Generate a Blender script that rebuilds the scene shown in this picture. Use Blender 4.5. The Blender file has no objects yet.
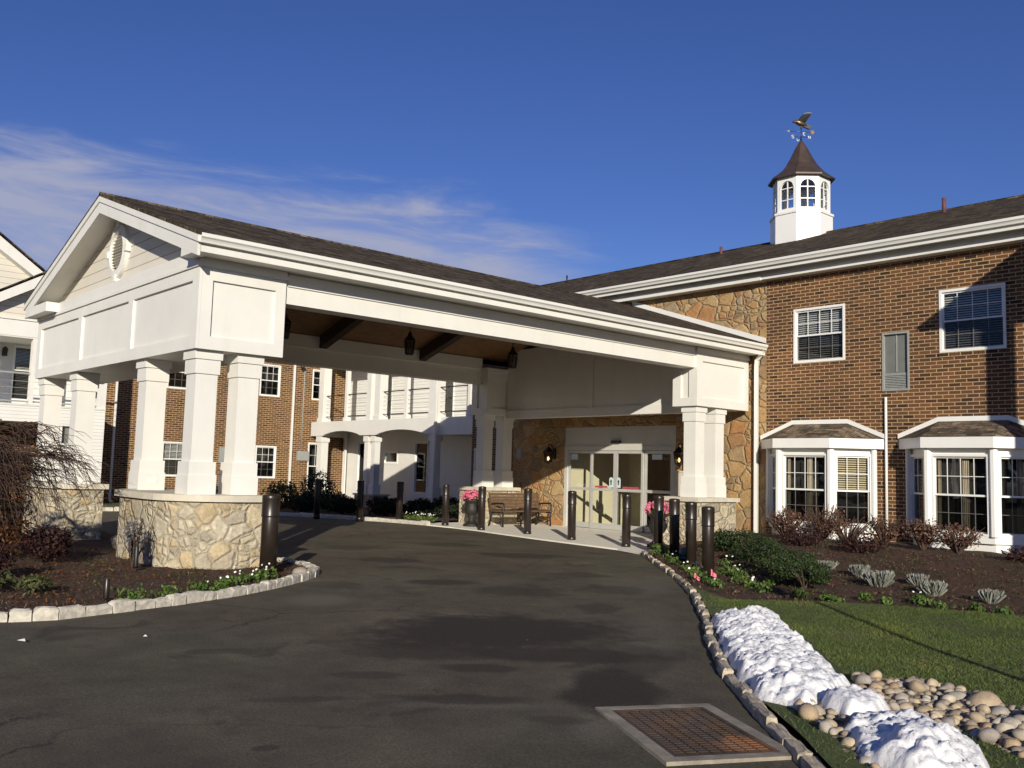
import bpy, bmesh, math, random
from mathutils import Vector, Matrix, noise, geometry
R = math.radians
rnd = random.Random(7)
scene = bpy.context.scene
COL = scene.collection

# ------------------------------------------------------------------ camera
cam_d = bpy.data.cameras.new('camera'); cam = bpy.data.objects.new('camera', cam_d); COL.objects.link(cam)
cam_d.sensor_width = 36.0; cam_d.lens = 32.695; cam_d.clip_start = 0.05; cam_d.clip_end = 3000
r_, u_, f_ = Vector((0.667, 0.7445, 0.0288)), Vector((0.051, -0.0841, 0.9951)), Vector((-0.7433, 0.6623, 0.0941))
m = Matrix((( r_.x, u_.x, -f_.x, 0), (r_.y, u_.y, -f_.y, 0), (r_.z, u_.z, -f_.z, 1.6), (0, 0, 0, 1)))
cam.matrix_world = m
scene.camera = cam

# ------------------------------------------------------------------ light, sky, exposure
SUN_EL, SUN_DX, SUN_DY = R(16.3), 0.785, -0.62          # towards the sun
SUN_STRENGTH, SKY_STRENGTH, EXPOSURE = 5.0, 0.050, 0.06
vs = scene.view_settings
vs.view_transform = 'Standard'; vs.look = 'None'; vs.exposure = EXPOSURE; vs.gamma = 1.0; vs.use_curve_mapping = False
sd = bpy.data.lights.new('sun', 'SUN'); sun = bpy.data.objects.new('sun', sd); COL.objects.link(sun)
sd.energy = SUN_STRENGTH; sd.angle = R(0.5); sd.color = (1.0, 0.925, 0.78)
sdir = Vector((SUN_DX * math.cos(SUN_EL), SUN_DY * math.cos(SUN_EL), math.sin(SUN_EL))).normalized()
sun.rotation_euler = sdir.to_track_quat('Z', 'Y').to_euler(); sun.location = (40, -30, 30)

def nn(nt, t, **kw):
    n = nt.nodes.new(t)
    for k, v in kw.items():
        if k in n.inputs: n.inputs[k].default_value = v
        else: setattr(n, k, v)
    return n
def lk(nt, a, b): nt.links.new(a, b)
def mth(nt, op, a, b=None, c=None, clamp=False):
    n = nt.nodes.new('ShaderNodeMath'); n.operation = op; n.use_clamp = clamp
    for i, v in enumerate((a, b, c)):
        if v is None: continue
        if isinstance(v, (int, float)): n.inputs[i].default_value = v
        else: lk(nt, v, n.inputs[i])
    return n.outputs[0]
def mixc(nt, fac, a, b, mode='MIX'):
    n = nt.nodes.new('ShaderNodeMix'); n.data_type = 'RGBA'; n.blend_type = mode
    for s, v in ((n.inputs[0], fac), (n.inputs[6], a), (n.inputs[7], b)):
        if isinstance(v, (int, float)): s.default_value = v
        elif isinstance(v, (tuple, list)): s.default_value = (*v, 1) if len(v) == 3 else v
        else: lk(nt, v, s)
    return n.outputs[2]
def sstep(nt, x, lo, hi):
    n = nt.nodes.new('ShaderNodeMapRange'); n.interpolation_type = 'SMOOTHSTEP'
    lk(nt, x, n.inputs[0]); n.inputs[1].default_value = lo; n.inputs[2].default_value = hi
    return n.outputs[0]
def ramp(nt, fac, stops):
    n = nt.nodes.new('ShaderNodeValToRGB'); e = n.color_ramp.elements
    while len(e) < len(stops): e.new(0.5)
    for el, (p, c) in zip(e, stops): el.position = p; el.color = (*c, 1)
    lk(nt, fac, n.inputs[0]); return n.outputs[0]

world = bpy.data.worlds.new('World'); scene.world = world; world.use_nodes = True
nt = world.node_tree; nt.nodes.clear()
wo = nn(nt, 'ShaderNodeOutputWorld'); bg = nn(nt, 'ShaderNodeBackground'); bg.inputs['Strength'].default_value = SKY_STRENGTH
sky = nn(nt, 'ShaderNodeTexSky', sky_type='NISHITA', sun_disc=False)
sky.sun_elevation = SUN_EL; sky.sun_rotation = math.atan2(SUN_DX, SUN_DY)
sky.air_density = 1.0; sky.dust_density = 0.0; sky.ozone_density = 3.0; sky.altitude = 100
# thin cirrus: streaks laid out in azimuth and elevation
tc = nn(nt, 'ShaderNodeTexCoord'); sx = nn(nt, 'ShaderNodeSeparateXYZ'); lk(nt, tc.outputs['Generated'], sx.inputs[0])
az = mth(nt, 'MULTIPLY', mth(nt, 'ARCTAN2', sx.outputs[0], sx.outputs[1]), 57.2958)
el = mth(nt, 'MULTIPLY', mth(nt, 'ARCSINE', sx.outputs[2]), 57.2958)
cv = nn(nt, 'ShaderNodeCombineXYZ')
lk(nt, mth(nt, 'ADD', mth(nt, 'MULTIPLY', az, 0.045), mth(nt, 'MULTIPLY', el, -0.03)), cv.inputs[0])
lk(nt, mth(nt, 'ADD', mth(nt, 'MULTIPLY', el, 0.26), mth(nt, 'MULTIPLY', az, 0.02)), cv.inputs[1])
n1 = nn(nt, 'ShaderNodeTexNoise', Scale=2.2, Detail=8.0, Roughness=0.62, Distortion=0.6); lk(nt, cv.outputs[0], n1.inputs['Vector'])
n2 = nn(nt, 'ShaderNodeTexNoise', Scale=0.9, Detail=3.0, Roughness=0.5); lk(nt, cv.outputs[0], n2.inputs['Vector'])
# upper edge of the bank bends down towards the north; the bank fades out at both ends
top = mth(nt, 'SUBTRACT', 17.6, mth(nt, 'MULTIPLY', mth(nt, 'POWER', mth(nt, 'MAXIMUM', mth(nt, 'ADD', az, 61.0), 0.0), 2.0), 0.0115))
edge = sstep(nt, mth(nt, 'ADD', mth(nt, 'SUBTRACT', top, el), mth(nt, 'MULTIPLY', mth(nt, 'SUBTRACT', n1.outputs[0], 0.5), 6.0)), -0.5, 3.4)
fade = mth(nt, 'MULTIPLY', sstep(nt, az, -140, -100), mth(nt, 'SUBTRACT', 1.0, sstep(nt, az, -50, -38)))
wisp = mth(nt, 'ADD', 0.50, mth(nt, 'MULTIPLY', sstep(nt, n1.outputs[0], 0.34, 0.72), 0.60))
wisp = mth(nt, 'MULTIPLY', wisp, mth(nt, 'ADD', 0.55, n2.outputs[0]))
cm = mth(nt, 'MULTIPLY', mth(nt, 'MULTIPLY', edge, fade), wisp, clamp=True)
hs = nn(nt, 'ShaderNodeHueSaturation', Saturation=1.1, Value=1.20, Hue=0.510); lk(nt, sky.outputs[0], hs.inputs['Color'])
SKYCOL = mixc(nt, 1.0, hs.outputs[0], (0.90, 0.98, 1.44), 'MULTIPLY')
lk(nt, mixc(nt, mth(nt, 'MULTIPLY', cm, 0.85), SKYCOL, (7.6, 7.9, 10.2)), bg.inputs['Color'])
lk(nt, bg.outputs[0], wo.inputs['Surface'])

# ------------------------------------------------------------------ materials
MATS = {}
def newmat(name):
    mt = bpy.data.materials.new(name); mt.use_nodes = True; t = mt.node_tree; t.nodes.clear()
    o = nn(t, 'ShaderNodeOutputMaterial'); b = nn(t, 'ShaderNodeBsdfPrincipled'); lk(t, b.outputs[0], o.inputs[0])
    MATS[name] = mt; return mt, t, b, o
def pos(t):
    g = nn(t, 'ShaderNodeNewGeometry'); return g.outputs['Position']
def tex(t, kind, vec, **kw):
    n = nn(t, kind, **kw); lk(t, vec, n.inputs['Vector']); return n
def bump(t, b, h, strength=0.5, dist=0.02):
    n = nn(t, 'ShaderNodeBump', Strength=strength, Distance=dist); lk(t, h, n.inputs['Height']); lk(t, n.outputs[0], b.inputs['Normal'])
def simple(name, col, rough=0.5, var=0.12, scale=3.0, metal=0.0, spec=0.5, bmp=0.0, bscale=40.0):
    mt, t, b, o = newmat(name); p = pos(t)
    n = tex(t, 'ShaderNodeTexNoise', p, Scale=scale, Detail=5.0, Roughness=0.6)
    lo = tuple(c * (1 - var) for c in col); hi = tuple(min(1, c * (1 + var)) for c in col)
    lk(t, ramp(t, n.outputs[0], [(0.3, lo), (0.7, hi)]), b.inputs['Base Color'])
    b.inputs['Roughness'].default_value = rough; b.inputs['Metallic'].default_value = metal
    b.inputs['Specular IOR Level'].default_value = spec
    if bmp:
        n2 = tex(t, 'ShaderNodeTexNoise', p, Scale=bscale, Detail=4.0); bump(t, b, n2.outputs[0], bmp, 0.01)
    return mt
simple('white_paint', (0.735, 0.72, 0.67), 0.5, 0.05, 1.1, bmp=0.06, bscale=50)
simple('pvc_white', (0.80, 0.79, 0.75), 0.32, 0.03, 2.0)
simple('gutter_white', (0.74, 0.73, 0.68), 0.35, 0.05, 1.0)
simple('bronze', (0.022, 0.0155, 0.012), 0.34, 0.25, 5.0, spec=0.5)
simple('black_metal', (0.012, 0.012, 0.012), 0.45, 0.3, 8.0)
simple('aluminium', (0.50, 0.49, 0.46), 0.42, 0.06, 4.0, metal=0.25)
simple('header_panel', (0.52, 0.50, 0.46), 0.5, 0.05, 2.0)
simple('bench_wood', (0.125, 0.072, 0.04), 0.6, 0.3, 14.0, bmp=0.2)
simple('dark_wood', (0.045, 0.027, 0.018), 0.6, 0.3, 8.0)
simple('concrete', (0.86, 0.81, 0.70), 0.85, 0.08, 4.0, bmp=0.2, bscale=60)
simple('old_concrete', (0.27, 0.235, 0.18), 0.9, 0.32, 6.0, bmp=0.5, bscale=50)
simple('limestone', (0.56, 0.51, 0.41), 0.8, 0.12, 5.0, bmp=0.25, bscale=45)
simple('granite', (0.52, 0.48, 0.40), 0.85, 0.28, 14.0, bmp=0.5, bscale=70)
simple('granite_dim', (0.46, 0.39, 0.29), 0.88, 0.35, 12.0, bmp=0.5, bscale=70)
simple('interior_dark', (0.020, 0.018, 0.017), 0.9, 0.2, 2.0)
simple('interior_yellow', (0.66, 0.60, 0.40), 0.8, 0.04, 2.0)
simple('interior_floor', (0.20, 0.17, 0.13), 0.6, 0.2, 3.0)
simple('blind_slat', (0.50, 0.49, 0.45), 0.6, 0.06, 3.0)
simple('blind_warm', (0.55, 0.46, 0.30), 0.7, 0.06, 3.0)
simple('curtain', (0.46, 0.38, 0.27), 0.9, 0.12, 8.0)
simple('grey_panel', (0.16, 0.165, 0.15), 0.5, 0.1, 5.0)
simple('copper_dark', (0.085, 0.058, 0.045), 0.42, 0.2, 4.0, metal=0.3)
simple('gold', (0.16, 0.105, 0.05), 0.35, 0.1, 5.0, metal=0.7)
simple('vent_red', (0.13, 0.05, 0.042), 0.7, 0.2, 9.0)
mt, t, b, o = newmat('snow'); p = pos(t)
n = tex(t, 'ShaderNodeTexNoise', p, Scale=7.0, Detail=10.0, Roughness=0.78); n2 = tex(t, 'ShaderNodeTexNoise', p, Scale=48.0, Detail=6.0, Roughness=0.75); sp = nn(t, 'ShaderNodeSeparateXYZ'); lk(t, p, sp.inputs[0])
c = ramp(t, n.outputs[0], [(0.30, (0.93, 0.92, 0.92)), (0.60, (0.90, 0.89, 0.89)), (0.72, (0.70, 0.67, 0.63)), (0.82, (0.50, 0.46, 0.40))])
low = mth(t, 'MULTIPLY', mth(t, 'SUBTRACT', 1.0, sstep(t, sp.outputs[2], 0.06, 0.16)), sstep(t, n2.outputs[0], 0.42, 0.62))
c = mixc(t, mth(t, 'MULTIPLY', low, 0.6), c, (0.34, 0.31, 0.27))
lk(t, c, b.inputs['Base Color']); b.inputs['Roughness'].default_value = 0.55; b.inputs['Subsurface Weight'].default_value = 0.0
bump(t, b, mth(t, 'ADD', n2.outputs[0], mth(t, 'MULTIPLY', n.outputs[0], 0.6)), 0.65, 0.018)
simple('soil', (0.035, 0.024, 0.016), 0.95, 0.3, 10.0, bmp=0.6)
simple('pink_flag', (0.85, 0.16, 0.22), 0.6, 0.05, 5.0)
simple('pink_petal', (0.58, 0.14, 0.22), 0.7, 0.25, 30.0)
simple('white_petal', (0.85, 0.83, 0.78), 0.7, 0.05, 30.0)
simple('purple_petal', (0.07, 0.02, 0.10), 0.7, 0.2, 30.0)
simple('bark', (0.072, 0.040, 0.027), 0.85, 0.3, 20.0, bmp=0.5)
simple('red_label', (0.42, 0.07, 0.09), 0.5, 0.05, 4.0)
simple('white_label', (0.55, 0.66, 0.70), 0.5, 0.03, 4.0)
simple('teal_cover', (0.03, 0.10, 0.10), 0.5, 0.1, 4.0)
simple('urn_iron', (0.020, 0.017, 0.015), 0.6, 0.3, 10.0, bmp=0.3)
simple('meter_grey', (0.30, 0.31, 0.29), 0.5, 0.1, 6.0)
simple('copper_cap', (0.40, 0.39, 0.36), 0.5, 0.1, 6.0)
# horizontally lapped siding
def siding(name, col, pitch):
    mt, t, b, o = newmat(name); p = pos(t); s = nn(t, 'ShaderNodeSeparateXYZ'); lk(t, p, s.inputs[0])
    fr = mth(t, 'FRACT', mth(t, 'DIVIDE', s.outputs[2], pitch))
    n = tex(t, 'ShaderNodeTexNoise', p, Scale=2.0, Detail=4.0)
    c = ramp(t, n.outputs[0], [(0.3, tuple(x * 0.95 for x in col)), (0.7, col)])
    gap = mth(t, 'SUBTRACT', 1.0, sstep(t, fr, 0.0, 0.10))
    lk(t, mixc(t, mth(t, 'MULTIPLY', gap, 0.9), c, (0.12, 0.10, 0.08)), b.inputs['Base Color'])
    b.inputs['Roughness'].default_value = 0.6
    bump(t, b, mth(t, 'SUBTRACT', 1.0, fr), 0.5, 0.012)
siding('siding_beige', (0.66, 0.615, 0.53), 0.21)
siding('siding_white', (0.76, 0.745, 0.70), 0.115)
# brick laid on x+y (works for walls along either axis)
def brick(name, c1, c2, mortar, bw=0.25, bh=0.0815, ms=0.0105):
    mt, t, b, o = newmat(name); p = pos(t); s = nn(t, 'ShaderNodeSeparateXYZ'); lk(t, p, s.inputs[0])
    v = nn(t, 'ShaderNodeCombineXYZ'); lk(t, mth(t, 'ADD', s.outputs[0], s.outputs[1]), v.inputs[0]); lk(t, s.outputs[2], v.inputs[1])
    wob = tex(t, 'ShaderNodeTexNoise', p, Scale=9.0, Detail=2.0)
    sc = nn(t, 'ShaderNodeVectorMath', operation='SCALE'); lk(t, wob.outputs['Color'], sc.inputs[0]); sc.inputs['Scale'].default_value = 0.007
    av = nn(t, 'ShaderNodeVectorMath', operation='ADD'); lk(t, v.outputs[0], av.inputs[0]); lk(t, sc.outputs[0], av.inputs[1])
    br = tex(t, 'ShaderNodeTexBrick', av.outputs[0], Scale=1.0); br.offset = 0.5
    for k, x in (('Color1', c1), ('Color2', c2), ('Mortar', mortar)): br.inputs[k].default_value = (*x, 1)
    br.inputs['Mortar Size'].default_value = ms; br.inputs['Brick Width'].default_value = bw; br.inputs['Row Height'].default_value = bh
    br.inputs['Mortar Smooth'].default_value = 0.3; br.inputs['Bias'].default_value = 0.0
    n = tex(t, 'ShaderNodeTexNoise', p, Scale=0.7, Detail=5.0, Roughness=0.7)
    n3 = tex(t, 'ShaderNodeTexNoise', p, Scale=60.0, Detail=3.0)
    # a second, coarser brick lookup blackens an occasional brick
    br2 = tex(t, 'ShaderNodeTexBrick', av.outputs[0], Scale=1.0); br2.offset = 0.5
    for k, x in (('Color1', (1, 1, 1)), ('Color2', (0, 0, 0)), ('Mortar', (1, 1, 1))): br2.inputs[k].default_value = (*x, 1)
    br2.inputs['Mortar Size'].default_value = ms; br2.inputs['Brick Width'].default_value = bw; br2.inputs['Row Height'].default_value = bh
    dk = ramp(t, br2.outputs['Color'], [(0.0, (0.42, 0.40, 0.38)), (0.06, (0.55, 0.52, 0.50)), (0.20, (0.95, 0.95, 0.95)), (1.0, (1.12, 1.08, 1.0))])
    c = mixc(t, 1.0, br.outputs['Color'], dk, 'MULTIPLY')
    c = mixc(t, 1.0, c, ramp(t, n.outputs[0], [(0.3, (0.74, 0.74, 0.76)), (0.7, (1.18, 1.14, 1.06))]), 'MULTIPLY')
    c = mixc(t, 1.0, c, ramp(t, n3.outputs[0], [(0.3, (0.85, 0.85, 0.85)), (0.7, (1.1, 1.1, 1.1))]), 'MULTIPLY')
    lk(t, c, b.inputs['Base Color']); b.inputs['Roughness'].default_value = 0.88
    h = mth(t, 'ADD', mth(t, 'SUBTRACT', 1.0, br.outputs['Fac']), mth(t, 'MULTIPLY', n3.outputs[0], 0.25))
    bump(t, b, h, 0.7, 0.008)
brick('brick', (0.150, 0.063, 0.024), (0.082, 0.036, 0.015), (0.42, 0.315, 0.19))
# field stone: warped Voronoi cells with mortar joints
def stone(name, stops, mortar, size, sgn=1.0, joint=0.03, relief=0.7):
    mt, t, b, o = newmat(name); p = pos(t); s = nn(t, 'ShaderNodeSeparateXYZ'); lk(t, p, s.inputs[0])
    v = nn(t, 'ShaderNodeCombineXYZ')
    lk(t, mth(t, 'ADD', s.outputs[0], mth(t, 'MULTIPLY', s.outputs[1], sgn)), v.inputs[0]); lk(t, mth(t, 'MULTIPLY', s.outputs[2], 1.35), v.inputs[1])
    def warp(scale, amt, src, det=2.0):
        w = tex(t, 'ShaderNodeTexNoise', p, Scale=scale, Detail=det); c0 = nn(t, 'ShaderNodeVectorMath', operation='SUBTRACT'); lk(t, w.outputs['Color'], c0.inputs[0]); c0.inputs[1].default_value = (.5, .5, .5)
        sc = nn(t, 'ShaderNodeVectorMath', operation='SCALE'); lk(t, c0.outputs[0], sc.inputs[0]); sc.inputs['Scale'].default_value = amt
        av = nn(t, 'ShaderNodeVectorMath', operation='ADD'); lk(t, src, av.inputs[0]); lk(t, sc.outputs[0], av.inputs[1]); return av.outputs[0]
    vec = warp(14.0, 0.045, warp(2.6, 0.20, v.outputs[0]))
    def vor(sz, off):
        mp = nn(t, 'ShaderNodeMapping'); mp.inputs['Location'].default_value = (off, off * .7, 0); lk(t, vec, mp.inputs['Vector'])
        f1 = tex(t, 'ShaderNodeTexVoronoi', mp.outputs[0], voronoi_dimensions='2D', Scale=1.0 / sz, Randomness=0.85)
        de = tex(t, 'ShaderNodeTexVoronoi', mp.outputs[0], voronoi_dimensions='2D', feature='DISTANCE_TO_EDGE', Scale=1.0 / sz, Randomness=0.85)
        return f1.outputs['Color'], mth(t, 'MULTIPLY', de.outputs[0], sz)
    cb, db = vor(size, 0.0); cs, ds = vor(size * 0.52, 3.7)
    sb = nn(t, 'ShaderNodeSeparateColor'); lk(t, cb, sb.inputs[0])
    pick = mth(t, 'GREATER_THAN', sb.outputs[2], 0.58)                     # some big cells are split into smaller stones
    col = mixc(t, pick, cb, cs); sep = nn(t, 'ShaderNodeSeparateColor'); lk(t, col, sep.inputs[0])
    mxn = nn(t, 'ShaderNodeMix'); mxn.data_type = 'FLOAT'; lk(t, pick, mxn.inputs[0]); lk(t, db, mxn.inputs[2]); lk(t, mth(t, 'MINIMUM', db, ds), mxn.inputs[3]); d = mxn.outputs[0]
    c = ramp(t, sep.outputs[0], stops)
    n = tex(t, 'ShaderNodeTexNoise', p, Scale=16.0, Detail=7.0, Roughness=0.72)
    n0 = tex(t, 'ShaderNodeTexNoise', p, Scale=4.5, Detail=5.0, Roughness=0.7)
    c = mixc(t, 1.0, c, ramp(t, n.outputs[0], [(0.25, (0.60, 0.58, 0.56)), (0.75, (1.22, 1.20, 1.16))]), 'MULTIPLY')
    c = mixc(t, 1.0, c, ramp(t, n0.outputs[0], [(0.3, (0.74, 0.72, 0.68)), (0.7, (1.16, 1.15, 1.12))]), 'MULTIPLY')
    jt = mth(t, 'ADD', d, mth(t, 'MULTIPLY', mth(t, 'SUBTRACT', n.outputs[0], 0.5), 0.03))
    deep = mth(t, 'MULTIPLY', mth(t, 'SUBTRACT', 1.0, sstep(t, jt, 0.002, joint)), ramp(t, n0.outputs[0], [(0.35, (0.35, 0.35, 0.35)), (0.6, (1, 1, 1))]))
    lk(t, mixc(t, deep, c, mortar), b.inputs['Base Color']); b.inputs['Roughness'].default_value = 0.92; b.inputs['Specular IOR Level'].default_value = 0.2
    h = mth(t, 'ADD', mth(t, 'MULTIPLY', sstep(t, d, 0.0, 0.05), 0.7), mth(t, 'ADD', mth(t, 'MULTIPLY', n.outputs[0], 0.45), mth(t, 'ADD', mth(t, 'MULTIPLY', n0.outputs[0], 0.5), mth(t, 'MULTIPLY', sep.outputs[1], 0.45))))
    bump(t, b, h, relief, 0.06)
stone('stone_wall', [(0.0, (0.45, 0.29, 0.135)), (0.22, (0.50, 0.35, 0.18)), (0.40, (0.47, 0.25, 0.115)), (0.52, (0.30, 0.22, 0.14)),
                     (0.70, (0.52, 0.38, 0.21)), (0.85, (0.48, 0.31, 0.16)), (1.0, (0.38, 0.31, 0.22))], (0.32, 0.235, 0.14), 0.46)
stone('stone_pier', [(0.0, (0.46, 0.42, 0.34)), (0.28, (0.62, 0.57, 0.46)), (0.46, (0.56, 0.45, 0.28)), (0.58, (0.36, 0.33, 0.28)),
                     (0.8, (0.62, 0.55, 0.41)), (1.0, (0.50, 0.46, 0.38))], (0.37, 0.32, 0.23), 0.33)
# asphalt shingles; ax = coordinate along the eave
def shingle(name, ax, gain=1.15):
    mt, t, b, o = newmat(name); p = pos(t); s = nn(t, 'ShaderNodeSeparateXYZ'); lk(t, p, s.inputs[0])
    v = nn(t, 'ShaderNodeCombineXYZ'); lk(t, s.outputs[ax], v.inputs[0]); lk(t, mth(t, 'MULTIPLY', s.outputs[1 - ax], 1.06), v.inputs[1])
    br = tex(t, 'ShaderNodeTexBrick', v.outputs[0], Scale=1.0); br.offset = 0.37; br.squash = 0.7; br.squash_frequency = 3
    for k, x in (('Color1', (0.080, 0.064, 0.048)), ('Color2', (0.030, 0.025, 0.019)), ('Mortar', (0.016, 0.013, 0.010))): br.inputs[k].default_value = (*[q * gain for q in x], 1)
    br.inputs['Mortar Size'].default_value = 0.007; br.inputs['Brick Width'].default_value = 0.27; br.inputs['Row Height'].default_value = 0.14
    n = tex(t, 'ShaderNodeTexNoise', p, Scale=1.6, Detail=6.0, Roughness=0.7)
    n2 = tex(t, 'ShaderNodeTexNoise', p, Scale=120.0, Detail=2.0)
    st = nn(t, 'ShaderNodeMapping'); st.inputs['Scale'].default_value = (2.6, 9.0, 1.0); lk(t, v.outputs[0], st.inputs['Vector'])
    n4 = tex(t, 'ShaderNodeTexNoise', st.outputs[0], Scale=1.0, Detail=5.0, Roughness=0.75)
    c = mixc(t, 1.0, br.outputs['Color'], ramp(t, n.outputs[0], [(0.3, (0.72, 0.72, 0.72)), (0.7, (1.25, 1.22, 1.18))]), 'MULTIPLY')
    c = mixc(t, 1.0, c, ramp(t, n4.outputs[0], [(0.32, (0.42, 0.42, 0.42)), (0.48, (1.0, 1.0, 1.0)), (0.64, (2.2, 2.08, 1.9))]), 'MULTIPLY')
    b.inputs['Specular IOR Level'].default_value = 0.08
    c = mixc(t, 1.0, c, ramp(t, n2.outputs[0], [(0.3, (0.75, 0.75, 0.75)), (0.7, (1.25, 1.25, 1.25))]), 'MULTIPLY')
    lk(t, c, b.inputs['Base Color']); b.inputs['Roughness'].default_value = 1.0
    bump(t, b, mth(t, 'ADD', mth(t, 'SUBTRACT', 1.0, br.outputs['Fac']), mth(t, 'MULTIPLY', n2.outputs[0], 0.6)), 0.7, 0.012)
shingle('shingle_along_x', 0); shingle('shingle_along_y', 1); shingle('shingle_bay_sunlit', 0, 2.3)  # bay roofs get a lighter copy, with grazing sun put into its colour
# wood plank ceiling
mt, t, b, o = newmat('ceiling_wood'); p = pos(t); s = nn(t, 'ShaderNodeSeparateXYZ'); lk(t, p, s.inputs[0])
fr = mth(t, 'FRACT', mth(t, 'DIVIDE', s.outputs[0], 0.14))
v = nn(t, 'ShaderNodeCombineXYZ'); lk(t, mth(t, 'FLOOR', mth(t, 'DIVIDE', s.outputs[0], 0.14)), v.inputs[0]); lk(t, s.outputs[1], v.inputs[1])
n = tex(t, 'ShaderNodeTexNoise', v.outputs[0], Scale=2.5, Detail=6.0, Roughness=0.6, Distortion=0.5)
c = ramp(t, n.outputs[0], [(0.3, (0.17, 0.085, 0.035)), (0.7, (0.30, 0.165, 0.075))])
lk(t, mixc(t, mth(t, 'SUBTRACT', 1.0, sstep(t, fr, 0.0, 0.07)), c, (0.04, 0.02, 0.01)), b.inputs['Base Color']); b.inputs['Roughness'].default_value = 0.55
# glass: see-through with a mirror-like reflection
def glass(name, ior, tint=(0.93, 0.95, 0.95)):
    mt = bpy.data.materials.new(name); mt.use_nodes = True; t = mt.node_tree; t.nodes.clear(); MATS[name] = mt
    o = nn(t, 'ShaderNodeOutputMaterial'); mx = nn(t, 'ShaderNodeMixShader'); tr = nn(t, 'ShaderNodeBsdfTransparent'); gl = nn(t, 'ShaderNodeBsdfGlossy')
    g = nn(t, 'ShaderNodeNewGeometry'); dp = nn(t, 'ShaderNodeVectorMath', operation='DOT_PRODUCT'); lk(t, g.outputs['Normal'], dp.inputs[0]); lk(t, g.outputs['Incoming'], dp.inputs[1])
    fac = mth(t, 'ADD', ior, mth(t, 'MULTIPLY', mth(t, 'POWER', mth(t, 'SUBTRACT', 1.0, mth(t, 'ABSOLUTE', dp.outputs['Value'])), 5.0), 1.0 - ior))
    gl.inputs['Roughness'].default_value = 0.01; tr.inputs[0].default_value = (*tint, 1)
    n = tex(t, 'ShaderNodeTexNoise', pos(t), Scale=1.3, Detail=1.0); bp = nn(t, 'ShaderNodeBump', Strength=0.05, Distance=0.05)
    lk(t, n.outputs[0], bp.inputs['Height']); lk(t, bp.outputs[0], gl.inputs['Normal'])
    lk(t, fac, mx.inputs[0]); lk(t, tr.outputs[0], mx.inputs[1]); lk(t, gl.outputs[0], mx.inputs[2]); lk(t, mx.outputs[0], o.inputs[0])
glass('glass', 0.07); glass('screen', 0.03, (0.42, 0.42, 0.42)); glass('lantern_glass', 0.04, (0.5, 0.48, 0.42))
# asphalt with patches and stains
mt, t, b, o = newmat('asphalt'); p = pos(t); s = nn(t, 'ShaderNodeSeparateXYZ'); lk(t, p, s.inputs[0])
na = tex(t, 'ShaderNodeTexNoise', p, Scale=0.55, Detail=8.0, Roughness=0.65, Distortion=0.4)
nb = tex(t, 'ShaderNodeTexNoise', p, Scale=110.0, Detail=3.0, Roughness=0.7)
nc = tex(t, 'ShaderNodeTexNoise', p, Scale=2.6, Detail=6.0, Roughness=0.7)
c = ramp(t, na.outputs[0], [(0.28, (0.074, 0.065, 0.050)), (0.5, (0.106, 0.094, 0.072)), (0.72, (0.142, 0.126, 0.095))])
c = mixc(t, 1.0, c, ramp(t, nc.outputs[0], [(0.3, (0.74, 0.73, 0.72)), (0.7, (1.15, 1.13, 1.08))]), 'MULTIPLY')
c = mixc(t, 1.0, c, ramp(t, nb.outputs[0], [(0.30, (0.55, 0.55, 0.55)), (0.62, (1.1, 1.1, 1.1)), (0.75, (1.7, 1.66, 1.6))]), 'MULTIPLY')
nd = tex(t, 'ShaderNodeTexNoise', p, Scale=1.15, Detail=5.0, Roughness=0.6, Distortion=0.8)
c = mixc(t, mth(t, 'MULTIPLY', sstep(t, nd.outputs[0], 0.56, 0.68), 0.62), c, (0.034, 0.029, 0.022))
ne = tex(t, 'ShaderNodeTexNoise', p, Scale=0.32, Detail=3.0)
c = mixc(t, 1.0, c, ramp(t, ne.outputs[0], [(0.35, (0.96, 1.0, 0.92)), (0.65, (1.08, 0.97, 0.94))]), 'MULTIPLY')
def stain(cx, cy, ux, uy, L, W, hard=0.45):
    dx = mth(t, 'SUBTRACT', s.outputs[0], cx); dy = mth(t, 'SUBTRACT', s.outputs[1], cy)
    a = mth(t, 'DIVIDE', mth(t, 'ADD', mth(t, 'MULTIPLY', dx, ux), mth(t, 'MULTIPLY', dy, uy)), L)
    e = mth(t, 'DIVIDE', mth(t, 'SUBTRACT', mth(t, 'MULTIPLY', dy, ux), mth(t, 'MULTIPLY', dx, uy)), W)
    d = mth(t, 'SQRT', mth(t, 'ADD', mth(t, 'MULTIPLY', a, a), mth(t, 'MULTIPLY', e, e)))
    d = mth(t, 'ADD', d, mth(t, 'ADD', mth(t, 'MULTIPLY', mth(t, 'SUBTRACT', nc.outputs[0], 0.5), 1.3), mth(t, 'MULTIPLY', mth(t, 'SUBTRACT', na.outputs[0], 0.5), 1.0)))
    return mth(t, 'SUBTRACT', 1.0, sstep(t, d, 1.0 - hard, 1.0 + hard))
for q in [(-9.99, 5.91, 0.51, 0.86, 0.36, 0.43, 0.5), (-11.59, 6.71, 0.5, 0.87, 0.28, 0.46, 0.45), (-4.24, 5.03, 0.77, 0.64, 0.37, 0.19, 0.55), (-4.17, 4.56, 0.73, 0.68, 0.16, 0.36, 0.45), (-9.06, 10.71, 0.76, 0.65, 0.44, 0.89, 0.3), (-5.01, 4.25, 0.64, 0.77, 0.55, 0.11, 0.3), (-6.0, 7.25, 0.77, 0.64, 0.24, 1.75, 0.28)]:
    c = mixc(t, mth(t, 'MULTIPLY', stain(*q[:6], 0.6), q[6] * 0.8), c, (0.20, 0.18, 0.145))
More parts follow.
